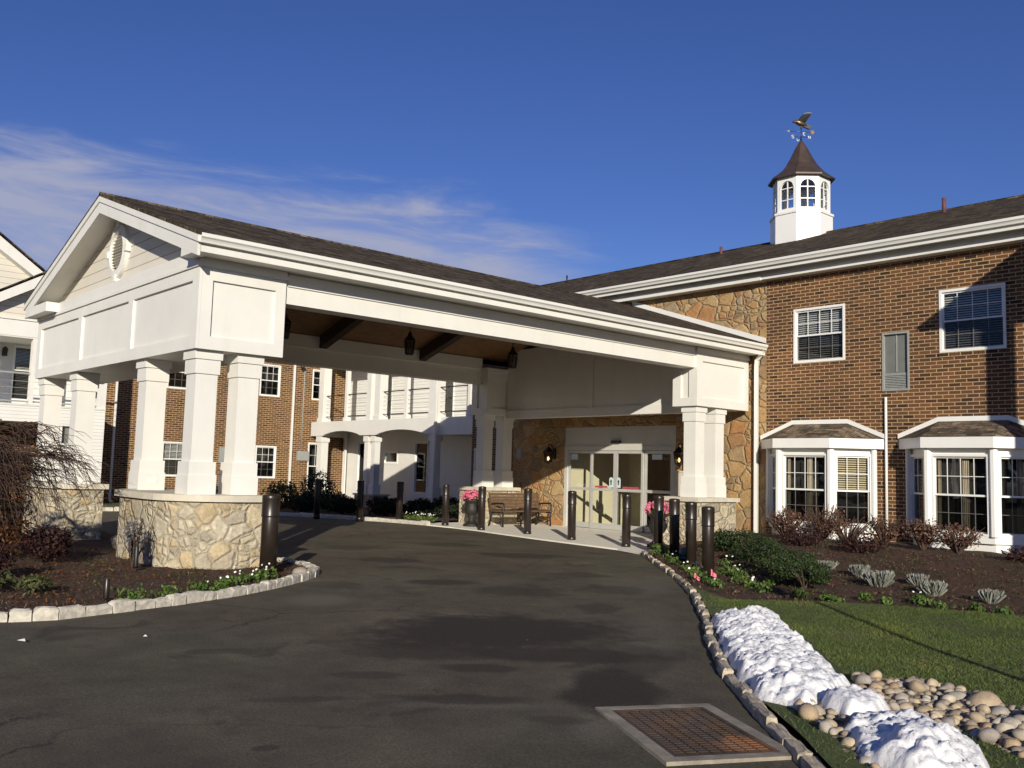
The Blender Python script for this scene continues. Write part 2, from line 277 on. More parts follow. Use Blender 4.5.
for q in [(-7.28, 6.28, 0.65, 0.76, 1.27, 1.0, 0.85), (-6.77, 5.14, 0.6, 0.8, 0.67, 0.40, 0.6), (-4.79, 5.34, 0.74, 0.67, 0.34, 0.75, 0.8), (-5.96, 5.97, 0.71, 0.71, 0.8, 0.32, 0.7), (-10.65, 8.23, 0.6, 0.8, 0.5, 0.35, 0.7), (-9.35, 8.58, 0.67, 0.75, 0.6, 0.5, 0.55), (-7.76, 8.43, 0.74, 0.67, 0.3, 0.42, 0.5), (-11.18, 6.76, 0.51, 0.86, 0.41, 0.44, 0.4), (-5.94, 5.03, 0.64, 0.77, 0.33, 0.16, 0.6), (-5.16, 4.29, 0.63, 0.77, 0.42, 0.14, 0.6), (-6.22, 4.15, 0.55, 0.83, 0.27, 0.14, 0.5), (-4.41, 4.43, 0.69, 0.73, 0.2, 0.12, 0.45), (-5.83, 3.33, 0.5, 0.87, 0.41, 0.08, 0.45), (-4.97, 2.63, 0.41, 0.91, 0.09, 0.06, 0.6), (-13.72, 9.48, 0.56, 0.83, 0.53, 0.45, 0.6), (-13.33, 12.21, 0.67, 0.74, 0.67, 0.53, 0.6), (-15.92, 12.53, 0.61, 0.79, 0.64, 0.54, 0.55), (-10.43, 10.86, 0.71, 0.7, 0.48, 0.44, 0.5), (-16.09, 10.14, 0.53, 0.85, 0.6, 0.59, 0.5), (-8.81, 9.98, 0.75, 0.66, 0.35, 0.46, 0.4), (-5.41, 6.41, 0.76, 0.65, 0.26, 0.67, 0.45)]:
    c = mixc(t, mth(t, 'MULTIPLY', stain(*q[:6], 0.28), min(1.0, q[6] * 1.15)), c, (0.031, 0.025, 0.019))
# hairline cracks and scattered pale specks
cw = nn(t, 'ShaderNodeTexVoronoi', feature='DISTANCE_TO_EDGE', Scale=0.23, Randomness=1.0); wv = nn(t, 'ShaderNodeVectorMath', operation='ADD'); lk(t, p, wv.inputs[0]); ws2 = nn(t, 'ShaderNodeVectorMath', operation='SCALE'); lk(t, nc.outputs['Color'], ws2.inputs[0]); ws2.inputs['Scale'].default_value = 0.5; lk(t, ws2.outputs[0], wv.inputs[1]); lk(t, wv.outputs[0], cw.inputs['Vector'])
c = mixc(t, mth(t, 'MULTIPLY', mth(t, 'SUBTRACT', 1.0, sstep(t, cw.outputs[0], 0.0015, 0.006)), mth(t, 'MULTIPLY', sstep(t, ne.outputs[0], 0.45, 0.6), 0.8)), c, (0.022, 0.019, 0.016))
vp = tex(t, 'ShaderNodeTexVoronoi', p, Scale=1.4, Randomness=1.0)
c = mixc(t, mth(t, 'MULTIPLY', mth(t, 'SUBTRACT', 1.0, sstep(t, vp.outputs['Distance'], 0.012, 0.022)), 0.7), c, (0.42, 0.39, 0.33))
ng = tex(t, 'ShaderNodeTexNoise', p, Scale=46.0, Detail=5.0, Roughness=0.85)
c = mixc(t, 1.0, c, ramp(t, ng.outputs[0], [(0.32, (0.52, 0.52, 0.52)), (0.5, (1.0, 1.0, 0.99)), (0.68, (1.55, 1.52, 1.46))]), 'MULTIPLY')
lk(t, c, b.inputs['Base Color']); b.inputs['Roughness'].default_value = 0.88; b.inputs['Specular IOR Level'].default_value = 0.3
bump(t, b, mth(t, 'ADD', nb.outputs[0], mth(t, 'MULTIPLY', nc.outputs[0], 0.8)), 0.6, 0.012)
# mulch
def ground_mat(name, stops, scale=18.0, bs=0.9, bd=0.03):
    mt, t, b, o = newmat(name); p = pos(t)
    n = tex(t, 'ShaderNodeTexNoise', p, Scale=scale, Detail=8.0, Roughness=0.75, Distortion=0.5)
    n2 = tex(t, 'ShaderNodeTexNoise', p, Scale=1.6, Detail=4.0, Roughness=0.6)
    c = ramp(t, n.outputs[0], stops)
    c = mixc(t, 1.0, c, ramp(t, n2.outputs[0], [(0.3, (0.65, 0.68, 0.68)), (0.7, (1.25, 1.15, 1.1))]), 'MULTIPLY')
    lk(t, c, b.inputs['Base Color']); b.inputs['Roughness'].default_value = 0.95; bump(t, b, n.outputs[0], bs, bd)
ground_mat('mulch', [(0.25, (0.016, 0.008, 0.005)), (0.5, (0.062, 0.029, 0.015)), (0.75, (0.140, 0.068, 0.036))])
ground_mat('turf', [(0.25, (0.030, 0.044, 0.012)), (0.5, (0.070, 0.098, 0.026)), (0.75, (0.115, 0.138, 0.044))], 30.0)
ground_mat('earth', [(0.25, (0.05, 0.06, 0.03)), (0.75, (0.11, 0.12, 0.06))], 3.0)
ground_mat('rust_grate', [(0.25, (0.035, 0.024, 0.018)), (0.5, (0.062, 0.041, 0.030)), (0.75, (0.12, 0.070, 0.045))], 12.0, 0.4, 0.01)
t = MATS['rust_grate'].node_tree; b = next(n for n in t.nodes if n.type == 'BSDF_PRINCIPLED'); src = b.inputs['Base Color'].links[0].from_socket; p = pos(t)   # a patch of bright orange rust
dn = nn(t, 'ShaderNodeVectorMath', operation='DISTANCE'); lk(t, p, dn.inputs[0]); dn.inputs[1].default_value = (-3.30, 4.95, 0.0); nz = tex(t, 'ShaderNodeTexNoise', p, Scale=9.0, Detail=5.0)
lk(t, mixc(t, mth(t, 'SUBTRACT', 1.0, sstep(t, mth(t, 'ADD', dn.outputs['Value'], mth(t, 'MULTIPLY', mth(t, 'SUBTRACT', nz.outputs[0], 0.5), 0.35)), 0.10, 0.26)), src, (0.19, 0.085, 0.038)), b.inputs['Base Color'])
# leaves: each leaf face its own shade
def leafmat(name, stops, rough=0.6, trans=0.15):
    mt, t, b, o = newmat(name); g = nn(t, 'ShaderNodeNewGeometry')
    oi = nn(t, 'ShaderNodeObjectInfo')
    c = ramp(t, g.outputs['Random Per Island'], stops)
    hsv = nn(t, 'ShaderNodeHueSaturation'); lk(t, c, hsv.inputs['Color']); lk(t, mth(t, 'ADD', 0.85, mth(t, 'MULTIPLY', oi.outputs['Random'], 0.3)), hsv.inputs['Value'])
    lk(t, hsv.outputs[0], b.inputs['Base Color']); b.inputs['Roughness'].default_value = rough
    b.inputs['Specular IOR Level'].default_value = 0.25
    tl = nn(t, 'ShaderNodeBsdfTranslucent'); lk(t, hsv.outputs[0], tl.inputs[0]); mx = nn(t, 'ShaderNodeMixShader'); mx.inputs[0].default_value = trans
    lk(t, b.outputs[0], mx.inputs[1]); lk(t, tl.outputs[0], mx.inputs[2]); lk(t, mx.outputs[0], o.inputs[0])
leafmat('yew_leaf', [(0, (0.016, 0.028, 0.010)), (0.6, (0.032, 0.052, 0.016)), (1, (0.060, 0.085, 0.028))])
leafmat('shade_dark_leaf', [(0, (0.006, 0.010, 0.005)), (0.6, (0.013, 0.020, 0.009)), (1, (0.026, 0.035, 0.014))])  # dark foliage deepened further so the colour carries the far bed's shade
leafmat('russet_leaf', [(0, (0.055, 0.024, 0.020)), (0.5, (0.12, 0.062, 0.042)), (1, (0.22, 0.13, 0.085))])
leafmat('wine_leaf', [(0, (0.014, 0.007, 0.008)), (0.6, (0.036, 0.014, 0.013)), (1, (0.070, 0.026, 0.021))])
leafmat('orange_leaf', [(0, (0.08, 0.030, 0.014)), (0.6, (0.16, 0.065, 0.026)), (1, (0.24, 0.11, 0.045))])
leafmat('sage_leaf', [(0, (0.19, 0.20, 0.17)), (0.6, (0.28, 0.29, 0.25)), (1, (0.38, 0.38, 0.33))])
leafmat('pansy_leaf', [(0, (0.04, 0.075, 0.016)), (0.6, (0.09, 0.15, 0.030)), (1, (0.15, 0.21, 0.055))])
leafmat('box_leaf', [(0, (0.035, 0.045, 0.014)), (0.6, (0.075, 0.085, 0.028)), (1, (0.12, 0.12, 0.045))])
leafmat('shadow_blue_leaf', [(0, (0.075, 0.085, 0.10)), (0.6, (0.12, 0.135, 0.16)), (1, (0.19, 0.21, 0.24))])  # bluish tone of the shadow imitated on the pedestal
leafmat('grass_blade', [(0, (0.060, 0.090, 0.018)), (0.55, (0.112, 0.160, 0.038)), (0.9, (0.155, 0.178, 0.058)), (1, (0.16, 0.14, 0.06))])
leafmat('mulch_chip', [(0, (0.018, 0.010, 0.006)), (0.5, (0.066, 0.034, 0.020)), (0.93, (0.105, 0.060, 0.036)), (1, (0.20, 0.15, 0.10))], 0.9, 0.0)
leafmat('river_stone', [(0, (0.26, 0.20, 0.13)), (1, (0.36, 0.29, 0.20))], 0.8, 0.0)
t = MATS['grass_blade'].node_tree; hv = next(n for n in t.nodes if n.type == 'HUE_SAT'); srcs = hv.inputs['Color'].links[0].from_socket
gn = tex(t, 'ShaderNodeTexNoise', pos(t), Scale=0.9, Detail=5.0, Roughness=0.65)
lk(t, mixc(t, 1.0, srcs, ramp(t, gn.outputs[0], [(0.32, (0.78, 0.84, 0.80)), (0.52, (1.0, 1.0, 1.0)), (0.70, (1.55, 1.28, 1.15))]), 'MULTIPLY'), hv.inputs['Color'])
t = MATS['white_paint'].node_tree; b = next(n for n in t.nodes if n.type == 'BSDF_PRINCIPLED'); srcs = b.inputs['Base Color'].links[0].from_socket
mp = nn(t, 'ShaderNodeMapping'); mp.inputs['Scale'].default_value = (3.2, 3.2, 0.5); lk(t, pos(t), mp.inputs['Vector']); gn = tex(t, 'ShaderNodeTexNoise', mp.outputs[0], Scale=1.0, Detail=6.0, Roughness=0.7)
lk(t, mixc(t, 1.0, srcs, ramp(t, gn.outputs[0], [(0.25, (0.93, 0.925, 0.91)), (0.45, (1, 1, 1)), (1.0, (1.01, 1.01, 1.01))]), 'MULTIPLY'), b.inputs['Base Color'])
# river stones: colour by object
mt, t, b, o = newmat('cobble'); p = pos(t); oi = nn(t, 'ShaderNodeObjectInfo')
c = ramp(t, oi.outputs['Random'], [(0, (0.34, 0.27, 0.18)), (0.2, (0.50, 0.41, 0.28)), (0.38, (0.38, 0.27, 0.17)), (0.55, (0.30, 0.28, 0.25)), (0.7, (0.58, 0.50, 0.38)), (0.85, (0.24, 0.20, 0.16)), (1, (0.44, 0.41, 0.36))])
n = tex(t, 'ShaderNodeTexNoise', p, Scale=22.0, Detail=6.0, Roughness=0.7)
lk(t, mixc(t, 1.0, c, ramp(t, n.outputs[0], [(0.3, (0.72, 0.70, 0.68)), (0.7, (1.15, 1.15, 1.15))]), 'MULTIPLY'), b.inputs['Base Color'])
b.inputs['Roughness'].default_value = 0.8; bump(t, b, n.outputs[0], 0.3, 0.01)
# a lit bulb
mt = bpy.data.materials.new('lit_bulb'); mt.use_nodes = True; t = mt.node_tree; t.nodes.clear(); MATS['lit_bulb'] = mt
o = nn(t, 'ShaderNodeOutputMaterial'); e = nn(t, 'ShaderNodeEmission', Strength=6.0); e.inputs[0].default_value = (1.0, 0.72, 0.36, 1); lk(t, e.outputs[0], o.inputs[0])
# ------------------------------------------------------------------ mesh helpers
def world_origin(o):
    v = Vector((0, 0, 0))
    while o: v += Vector(o.location); o = o.parent
    return v
class MB:
    def __init__(s): s.v = []; s.f = []; s.sm = []
    def quad(s, *pts, smooth=False):
        i = len(s.v); s.v += [tuple(p) for p in pts]; s.f.append(tuple(range(i, i + len(pts)))); s.sm.append(smooth); return s
    def box(s, x0, x1, y0, y1, z0, z1, F=None):
        P = [(x, y, z) for z in (z0, z1) for x, y in ((x0, y0), (x1, y0), (x1, y1), (x0, y1))]
        return s.hexa([F.pt(*p) for p in P] if F else P)
    def hexa(s, P):
        i = len(s.v); s.v += [tuple(p) for p in P]
        for q in ((3, 2, 1, 0), (4, 5, 6, 7), (0, 1, 5, 4), (1, 2, 6, 5), (2, 3, 7, 6), (3, 0, 4, 7)): s.f.append(tuple(i + k for k in q)); s.sm.append(False)
        return s
    def prism(s, poly, z0, z1, zf=None):                     # polygon in x,y raised from z0 to z1
        n = len(poly); i = len(s.v)
        s.v += [(x, y, z0) for x, y in poly] + [(x, y, z1) for x, y in poly]
        s.f += [tuple(i + n - 1 - k for k in range(n)), tuple(i + n + k for k in range(n))]; s.sm += [False, False]
        for k in range(n): s.f.append((i + k, i + (k + 1) % n, i + n + (k + 1) % n, i + n + k)); s.sm.append(False)
        return s
    def extrude(s, poly, F, d0, d1):                         # polygon in (u,z) of a frame, extruded between depths
        n = len(poly); i = len(s.v)
        s.v += [tuple(F.pt(u, d0, z)) for u, z in poly] + [tuple(F.pt(u, d1, z)) for u, z in poly]
        s.f += [tuple(i + n - 1 - k for k in range(n)), tuple(i + n + k for k in range(n))]; s.sm += [False, False]
        for k in range(n): s.f.append((i + k, i + (k + 1) % n, i + n + (k + 1) % n, i + n + k)); s.sm.append(False)
        return s
    def sweep(s, prof, path, up=None, closed=False):          # profile (a,b) carried along a path: a sideways (right), b up
        pts = [Vector(p) for p in path]; n = len(pts); rings = []
        for k, p in enumerate(pts):
            a = pts[max(k - 1, 0)]; c = pts[min(k + 1, n - 1)]
            d = (c - a).normalized(); side = d.cross(Vector((0, 0, 1))).normalized(); upv = Vector((0, 0, 1))
            d1 = (p - a).normalized() if k else d; dot = max(0.4, d1.dot(d)) if 0 < k < n - 1 else 1.0
            rings.append([p + side * (q[0] / dot) + upv * q[1] for q in prof])
        i = len(s.v); m_ = len(prof)
        for rr in rings: s.v += [tuple(x) for x in rr]
        for k in range(n - 1):
            for j in range(m_):
                j2 = (j + 1) % m_
                s.f.append((i + k * m_ + j, i + k * m_ + j2, i + (k + 1) * m_ + j2, i + (k + 1) * m_ + j)); s.sm.append(False)
        s.f += [tuple(i + m_ - 1 - j for j in range(m_)), tuple(i + (n - 1) * m_ + j for j in range(m_))]; s.sm += [False, False]
        return s
    def tube(s, path, r, n=8, caps=True, smooth=True):
        pts = [Vector(p) for p in path]; rs = r if isinstance(r, (list, tuple)) else [r] * len(pts)
        i = len(s.v); prev = None
        for k, p in enumerate(pts):
            d = (pts[min(k + 1, len(pts) - 1)] - pts[max(k - 1, 0)])
            d = d.normalized() if d.length > 1e-9 else Vector((0, 0, 1))
            if prev is None: a = d.orthogonal().normalized()
            else: a = (prev - d * prev.dot(d)); a = a.normalized() if a.length > 1e-6 else d.orthogonal().normalized()
            prev = a; b2 = d.cross(a)
            for j in range(n):
                an = 2 * math.pi * j / n; s.v.append(tuple(p + (a * math.cos(an) + b2 * math.sin(an)) * rs[k]))
        for k in range(len(pts) - 1):
            for j in range(n):
                j2 = (j + 1) % n; s.f.append((i + k * n + j, i + k * n + j2, i + (k + 1) * n + j2, i + (k + 1) * n + j)); s.sm.append(smooth)
        if caps:
            s.f += [tuple(i + n - 1 - j for j in range(n)), tuple(i + (len(pts) - 1) * n + j for j in range(n))]; s.sm += [False, False]
        return s
    def lathe(s, prof, c=(0, 0, 0), n=20, smooth=True, rot=0.0):   # prof: (radius, z)
        i = len(s.v)
        for r, z in prof:
            for j in range(n):
                an = 2 * math.pi * j / n + rot; s.v.append((c[0] + r * math.cos(an), c[1] + r * math.sin(an), c[2] + z))
        for k in range(len(prof) - 1):
            for j in range(n):
                j2 = (j + 1) % n; s.f.append((i + k * n + j, i + k * n + j2, i + (k + 1) * n + j2, i + (k + 1) * n + j)); s.sm.append(smooth)
        s.f += [tuple(i + n - 1 - j for j in range(n)), tuple(i + (len(prof) - 1) * n + j for j in range(n))]; s.sm += [False, False]
        return s
    def build(s, name, mat, parent=None, org=None, recalc=False):
        me = bpy.data.meshes.new(name); off = world_origin(parent) if parent else Vector(org or (0, 0, 0))
        me.from_pydata([(x - off.x, y - off.y, z - off.z) for x, y, z in s.v], [], s.f); me.update()
        me.polygons.foreach_set('use_smooth', s.sm)
        if recalc:
            b = bmesh.new(); b.from_mesh(me); bmesh.ops.recalc_face_normals(b, faces=b.faces); b.to_mesh(me); b.free()
        me.materials.append(MATS[mat]); o = bpy.data.objects.new(name, me); COL.objects.link(o)
        if parent: o.parent = parent
        elif org: o.location = org
        return o
class Fr:                                                      # local frame: u along a wall, d outwards, z up
    def __init__(s, o, U, N): s.o = Vector(o); s.U = Vector(U).normalized(); s.N = Vector(N).normalized()
    def pt(s, u, d, z): return s.o + s.U * u + s.N * d + Vector((0, 0, z))
def tag(o, label=None, cat=None, group=None, kind=None):
    if label: o['label'] = label
    if cat: o['category'] = cat
    if group: o['group'] = group
    if kind: o['kind'] = kind
    return o
def thing(name, label, cat, loc=(0, 0, 0), rz=0.0, group=None):
    o = bpy.data.objects.new(name, None); COL.objects.link(o); o.location = loc; o.rotation_euler = (0, 0, rz); o.empty_display_size = 0.2
    return tag(o, label, cat, group)
def kids(o): return [c for c in bpy.data.objects if c.parent == o]
def dup(o, loc, rz=0.0, sc=1.0, label=None, group=None):
    r = o.copy(); COL.objects.link(r); r.location = loc; r.rotation_euler = (0, 0, rz); r.scale = (sc, sc, sc) if isinstance(sc, (int, float)) else sc
    if label: r['label'] = label
    if group: r['group'] = group
    for ch in kids(o):
        c = ch.copy(); COL.objects.link(c); c.parent = r
        for g in kids(ch):
            d = g.copy(); COL.objects.link(d); d.parent = c
    return r
def fbm(x, y, z=0.0, o=4): return noise.fractal(Vector((x, y, z)), 1.0, 2.0, o)
def smooth01(t): t = max(0.0, min(1.0, t)); return t * t * (3 - 2 * t)
def inside(poly, x, y):
    c = False; n = len(poly); j = n - 1
    for i in range(n):
        xi, yi = poly[i]; xj, yj = poly[j]
        if (yi > y) != (yj > y) and x < (xj - xi) * (y - yi) / (yj - yi) + xi: c = not c
        j = i
    return c
def edge_dist(poly, x, y):
    best = 1e9; n = len(poly)
    for i in range(n):
        ax, ay = poly[i]; bx, by = poly[(i + 1) % n]; dx, dy = bx - ax, by - ay
        t = max(0, min(1, ((x - ax) * dx + (y - ay) * dy) / (dx * dx + dy * dy + 1e-12)))
        best = min(best, math.hypot(x - ax - t * dx, y - ay - t * dy))
    return best
def sheet(name, poly, step, zf, mat, parent=None, smooth=True, org=None):   # triangulated surface inside a polygon
    vs_ = [Vector(p) for p in poly]; n = len(vs_); ed = []
    # densify the rim
    rim = []
    for i in range(n):
        a, b = vs_[i], vs_[(i + 1) % n]; k = max(1, int((b - a).length / step))
        for q in range(k): rim.append(a.lerp(b, q / k))
    n = len(rim); ed = [(i, (i + 1) % n) for i in range(n)]; pts = list(rim)
    x0, x1 = min(p.x for p in rim), max(p.x for p in rim); y0, y1 = min(p.y for p in rim), max(p.y for p in rim)
    rp = [(p.x, p.y) for p in rim]; r2 = random.Random(3)
    for i in range(int((x1 - x0) / step) + 1):
        for j in range(int((y1 - y0) / step) + 1):
            x, y = x0 + (i + 0.5 + r2.uniform(-.25, .25)) * step, y0 + (j + 0.5 + r2.uniform(-.25, .25)) * step
            if inside(rp, x, y) and edge_dist(rp, x, y) > step * 0.35: pts.append(Vector((x, y)))
    ov, oe, of, *_ = geometry.delaunay_2d_cdt(pts, ed, [], 1, 1e-5)
    mb = MB(); mb.v = [(p.x, p.y, zf(p.x, p.y)) for p in ov]; mb.f = [tuple(f) for f in of]; mb.sm = [smooth] * len(mb.f)
    return mb.build(name, mat, parent, org, recalc=True)
def wall(mb, F, u0, u1, z0, z1, holes, reveal=0.12):            # sheet wall with openings and reveals
    us = sorted({u0, u1, *[h[0] for h in holes], *[h[1] for h in holes]}); zs = sorted({z0, z1, *[h[2] for h in holes], *[h[3] for h in holes]})
    for a, b in zip(us, us[1:]):
        for c, d in zip(zs, zs[1:]):
            um, zm = (a + b) / 2, (c + d) / 2
            if any(h[0] < um < h[1] and h[2] < zm < h[3] for h in holes): continue
            mb.quad(F.pt(a, 0, c), F.pt(b, 0, c), F.pt(b, 0, d), F.pt(a, 0, d))
    for a, b, c, d in holes:
        P = [(a, c), (b, c), (b, d), (a, d)]
        for k in range(4):
            p, q = P[k], P[(k + 1) % 4]
            mb.quad(F.pt(p[0], 0, p[1]), F.pt(q[0], 0, q[1]), F.pt(q[0], -reveal, q[1]), F.pt(p[0], -reveal, p[1]))
    return mb
def bars(mb, F, u0, u1, z0, z1, d0, d1, w):                     # rectangular ring
    mb.box(u0, u1, d0, d1, z0, z0 + w, F); mb.box(u0, u1, d0, d1, z1 - w, z1, F)
    mb.box(u0, u0 + w, d0, d1, z0 + w, z1 - w, F); mb.box(u1 - w, u1, d0, d1, z0 + w, z1 - w, F)
def window(parent, F, u0, u1, z0, z1, cols=4, rows=2, fill='blind', proud=0.02, casing=0.055, depth=0.45, hung=True, name='window', mid=0.5, fmat='pvc_white', lower_fill=False):
    c = MB(); bars(c, F, u0, u1, z0, z1, -0.06, proud, casing)
    w = c.build(name, fmat, parent)
    a0, a1, b0, b1 = u0 + casing, u1 - casing, z0 + casing, z1 - casing; zm = b0 + (b1 - b0) * mid
    m_ = MB()
    halves = [(zm - 0.02, b1, -0.035), (b0, zm + 0.02, -0.065)] if hung else [(b0, b1, -0.04)]
    for (c0, c1, dd) in halves:
        bars(m_, F, a0, a1, c0, c1, dd - 0.012, dd + 0.012, 0.035)
        for k in range(1, cols):
            uu = a0 + (a1 - a0) * k / cols; m_.box(uu - 0.0065, uu + 0.0065, dd - 0.006, dd + 0.0075, c0 + 0.03, c1 - 0.03, F)
        for k in range(1, rows):
            zz = c0 + (c1 - c0) * k / rows; m_.box(a0 + 0.03, a1 - 0.03, dd - 0.0065, dd + 0.007, zz - 0.0065, zz + 0.0065, F)
    m_.build('sash', fmat, w)
    g = MB()
    for (c0, c1, dd) in halves: g.quad(F.pt(a0, dd, c0 + .01), F.pt(a1, dd, c0 + .01), F.pt(a1, dd, c1 - .01), F.pt(a0, dd, c1 - .01))
    g.build('pane', 'glass', w)
    if hung:
        sc_ = MB(); sc_.quad(F.pt(a0 + .02, -0.04, b0 + .02), F.pt(a1 - .02, -0.04, b0 + .02), F.pt(a1 - .02, -0.04, zm - .02), F.pt(a0 + .02, -0.04, zm - .02)); sc_.build('insect_screen', 'screen', w)
    bx = MB(); dn, df = -0.075, -0.075 - depth
    bx.quad(F.pt(a0, df, b0), F.pt(a1, df, b0), F.pt(a1, df, b1), F.pt(a0, df, b1))
    for p, q in (((a0, b0), (a1, b0)), ((a1, b0), (a1, b1)), ((a1, b1), (a0, b1)), ((a0, b1), (a0, b0))):
        bx.quad(F.pt(p[0], dn, p[1]), F.pt(q[0], dn, q[1]), F.pt(q[0], df, q[1]), F.pt(p[0], df, p[1]))
    bx.build('room', 'interior_dark', w)
    if fill in ('blind', 'warm'):
        bl = MB(); k = int((b1 - b0) / 0.05)
        for i in range(k):
            zz = b0 + 0.03 + i * 0.05
            if fill == 'warm' and zz < zm: continue
            bl.quad(F.pt(a0 + .01, -0.10, zz), F.pt(a1 - .01, -0.10, zz), F.pt(a1 - .01, -0.125, zz + 0.028), F.pt(a0 + .01, -0.125, zz + 0.028))
        bl.build('blind', 'blind_slat' if fill == 'blind' else 'blind_warm', w)
    elif fill == 'curtain':
        cu = MB()
        for (s0, s1) in ((a0 + (a1 - a0) * 0.50, a0 + (a1 - a0) * 0.64), (a0 + (a1 - a0) * 0.03, a0 + (a1 - a0) * 0.10)):
            n_ = 14; pv = None
            for i in range(n_ + 1):
                uu = s0 + (s1 - s0) * i / n_; dd = -0.13 + 0.018 * math.sin(i * 1.9)
                cur = (F.pt(uu, dd, b0), F.pt(uu, dd, b1))
                if pv: cu.quad(pv[0], cur[0], cur[1], pv[1], smooth=True)
                pv = cur
        cu.build('curtain', 'curtain', w)
    return w
def downspout(parent, x, y, z0, z1, top=None, name='downspout', s=0.09, foot=(0, -0.16)):
    path = ([top] if top else []) + [(x, y, z1), (x, y, z0 + 0.14), (x + foot[0], y + foot[1], z0 + 0.02)]
    mb = MB(); mb.tube(path, s * 0.62, 4, smooth=False)
    return mb.build(name, 'gutter_white', parent)
def lobed(mb, c, r, n, size, seed, zmin, aspect, hollow, k=5):   # several overlapping uneven lobes
    rg = random.Random(seed * 7 + 1)
    for i in range(k):
        a = rg.uniform(0, 6.28); q = rg.uniform(.2, .62); f = rg.uniform(.42, .75)
        leaf_cloud(mb, (c[0] + r[0] * q * math.cos(a), c[1] + r[1] * q * math.sin(a), c[2] + r[2] * rg.uniform(-.35, .42)), (r[0] * f, r[1] * f, r[2] * f * rg.uniform(.8, 1.2)), int(n / k), size * rg.uniform(.85, 1.15), seed + i * 13, hollow, zmin=zmin, aspect=aspect)
    return mb
def leaf_cloud(mb, c, r, n, size, seed, hollow=0.45, flat=0.0, zmin=None, clump=0.0, aspect=1.8):
    rg = random.Random(seed); k = 0
    cl = [Vector((rg.gauss(0, 1), rg.gauss(0, 1), rg.gauss(0, 1))).normalized() for _ in range(14)]
    while k < n:
        d = Vector((rg.gauss(0, 1), rg.gauss(0, 1), rg.gauss(0, 1))).normalized()
        rad = hollow + (1 - hollow) * rg.random() ** 0.7
        rad *= 0.86 + 0.30 * fbm(d.x * 1.7 + seed, d.y * 1.7, d.z * 1.7, 3)
        if clump and max(d.dot(q) for q in cl) < clump: 
            if rg.random() < 0.75: continue
        p = Vector((c[0] + d.x * r[0] * rad, c[1] + d.y * r[1] * rad, c[2] + d.z * r[2] * rad))
        if zmin is not None and p.z < zmin: continue
        nrm = (d + Vector((rg.gauss(0, .7), rg.gauss(0, .7), rg.gauss(0, .7)))).normalized()
        a = nrm.orthogonal().normalized(); a = Matrix.Rotation(rg.uniform(0, 6.28), 3, nrm) @ a; b = nrm.cross(a); s_ = size * rg.uniform(0.6, 1.35)
        mb.quad(p - a * s_ * 0.5, p + b * s_ * 0.5 / aspect, p + a * s_ * 0.5, p - b * s_ * 0.5 / aspect); k += 1
    return mb
def stems(mb, base, tips, r0, r1, seed, sag=0.0, n=5, sides=4):
    rg = random.Random(seed)
    for tp in tips:
        b0, e = Vector(base), Vector(tp); mid = b0.lerp(e, 0.5) + Vector((rg.gauss(0, .04), rg.gauss(0, .04), 0.06))
        path = [b0.lerp(mid, t) .lerp(mid.lerp(e, t), t) for t in [i / n for i in range(n + 1)]]
        mb.tube(path, [r0 + (r1 - r0) * i / n for i in range(n + 1)], sides, caps=False)
    return mb
# ================================================================== ground, drive, beds
gmb = MB(); gmb.quad((-400, -400, -0.06), (400, -400, -0.06), (400, 400, -0.06), (-400, 400, -0.06))
tag(gmb.build('ground', 'earth'), 'open ground all around the building', kind='structure')
RC = [(-12.42, 14.72), (-11.35, 13.72), (-9.3, 11.82), (-7.92, 10.40), (-7.05, 9.40), (-6.28, 8.50), (-5.73, 7.77), (-5.15, 7.10), (-4.67, 6.53), (-4.07, 5.93), (-3.24, 5.16), (-2.85, 4.78), (-1.6, 3.6), (0.6, 1.7), (5, -1.5)]
LC = [(-26.0, -0.5), (-20.0, -1.2), (-14.5, -0.6), (-11.6, 0.7), (-10.45, 1.75), (-10.2, 2.35), (-10.02, 2.95), (-10.2, 3.62), (-10.34, 4.1), (-10.53, 4.65), (-10.78, 5.25), (-11.12, 5.85), (-11.5, 6.4), (-11.92, 6.92), (-12.45, 7.35), (-13.15, 7.56), (-14.2, 7.45), (-16.0, 6.9), (-19.0, 6.9), (-21.5, 7.3), (-26.0, 7.4)]
FC = [(-31.0, -4.0), (-31.0, 8.0), (-30.3, 11.3), (-28.6, 13.3), (-26.6, 14.7), (-24.3, 15.75), (-22.7, 16.02), (-21.55, 16.1)]
PAD = [(-21.55, 16.1), (-20.4, 16.12), (-19.2, 16.0), (-18.0, 15.82), (-16.7, 15.58), (-15.5, 15.42), (-14.5, 15.3), (-13.5, 15.2), (-12.42, 14.75)]
drive = [(-60, -40), (40, -40), (40, -1.5)] + [(5, -1.5)] + RC[::-1][1:] + PAD[::-1][1:] + FC[::-1][1:] + [(-31.0, -20), (-60, -20)]
def zdrive(x, y): return 0.012 * fbm(x * 0.35, y * 0.35) if (abs(x) < 30 and y > -5) else 0.0
o = sheet('driveway', drive, 1.0, zdrive, 'asphalt'); tag(o, 'dark stained asphalt driveway curving under the canopy', kind='structure')
pp = MB(); pp.prism(PAD + [(-11.9, 15.6), (-12.4, 17.5), (-13.2, 20.1), (-22.3, 20.1), (-22.3, 16.6)], -0.1, 0.03)
tag(pp.build('pavement', 'concrete', recalc=True), 'pale concrete pad in front of the entrance doors', kind='structure')
jn = MB()
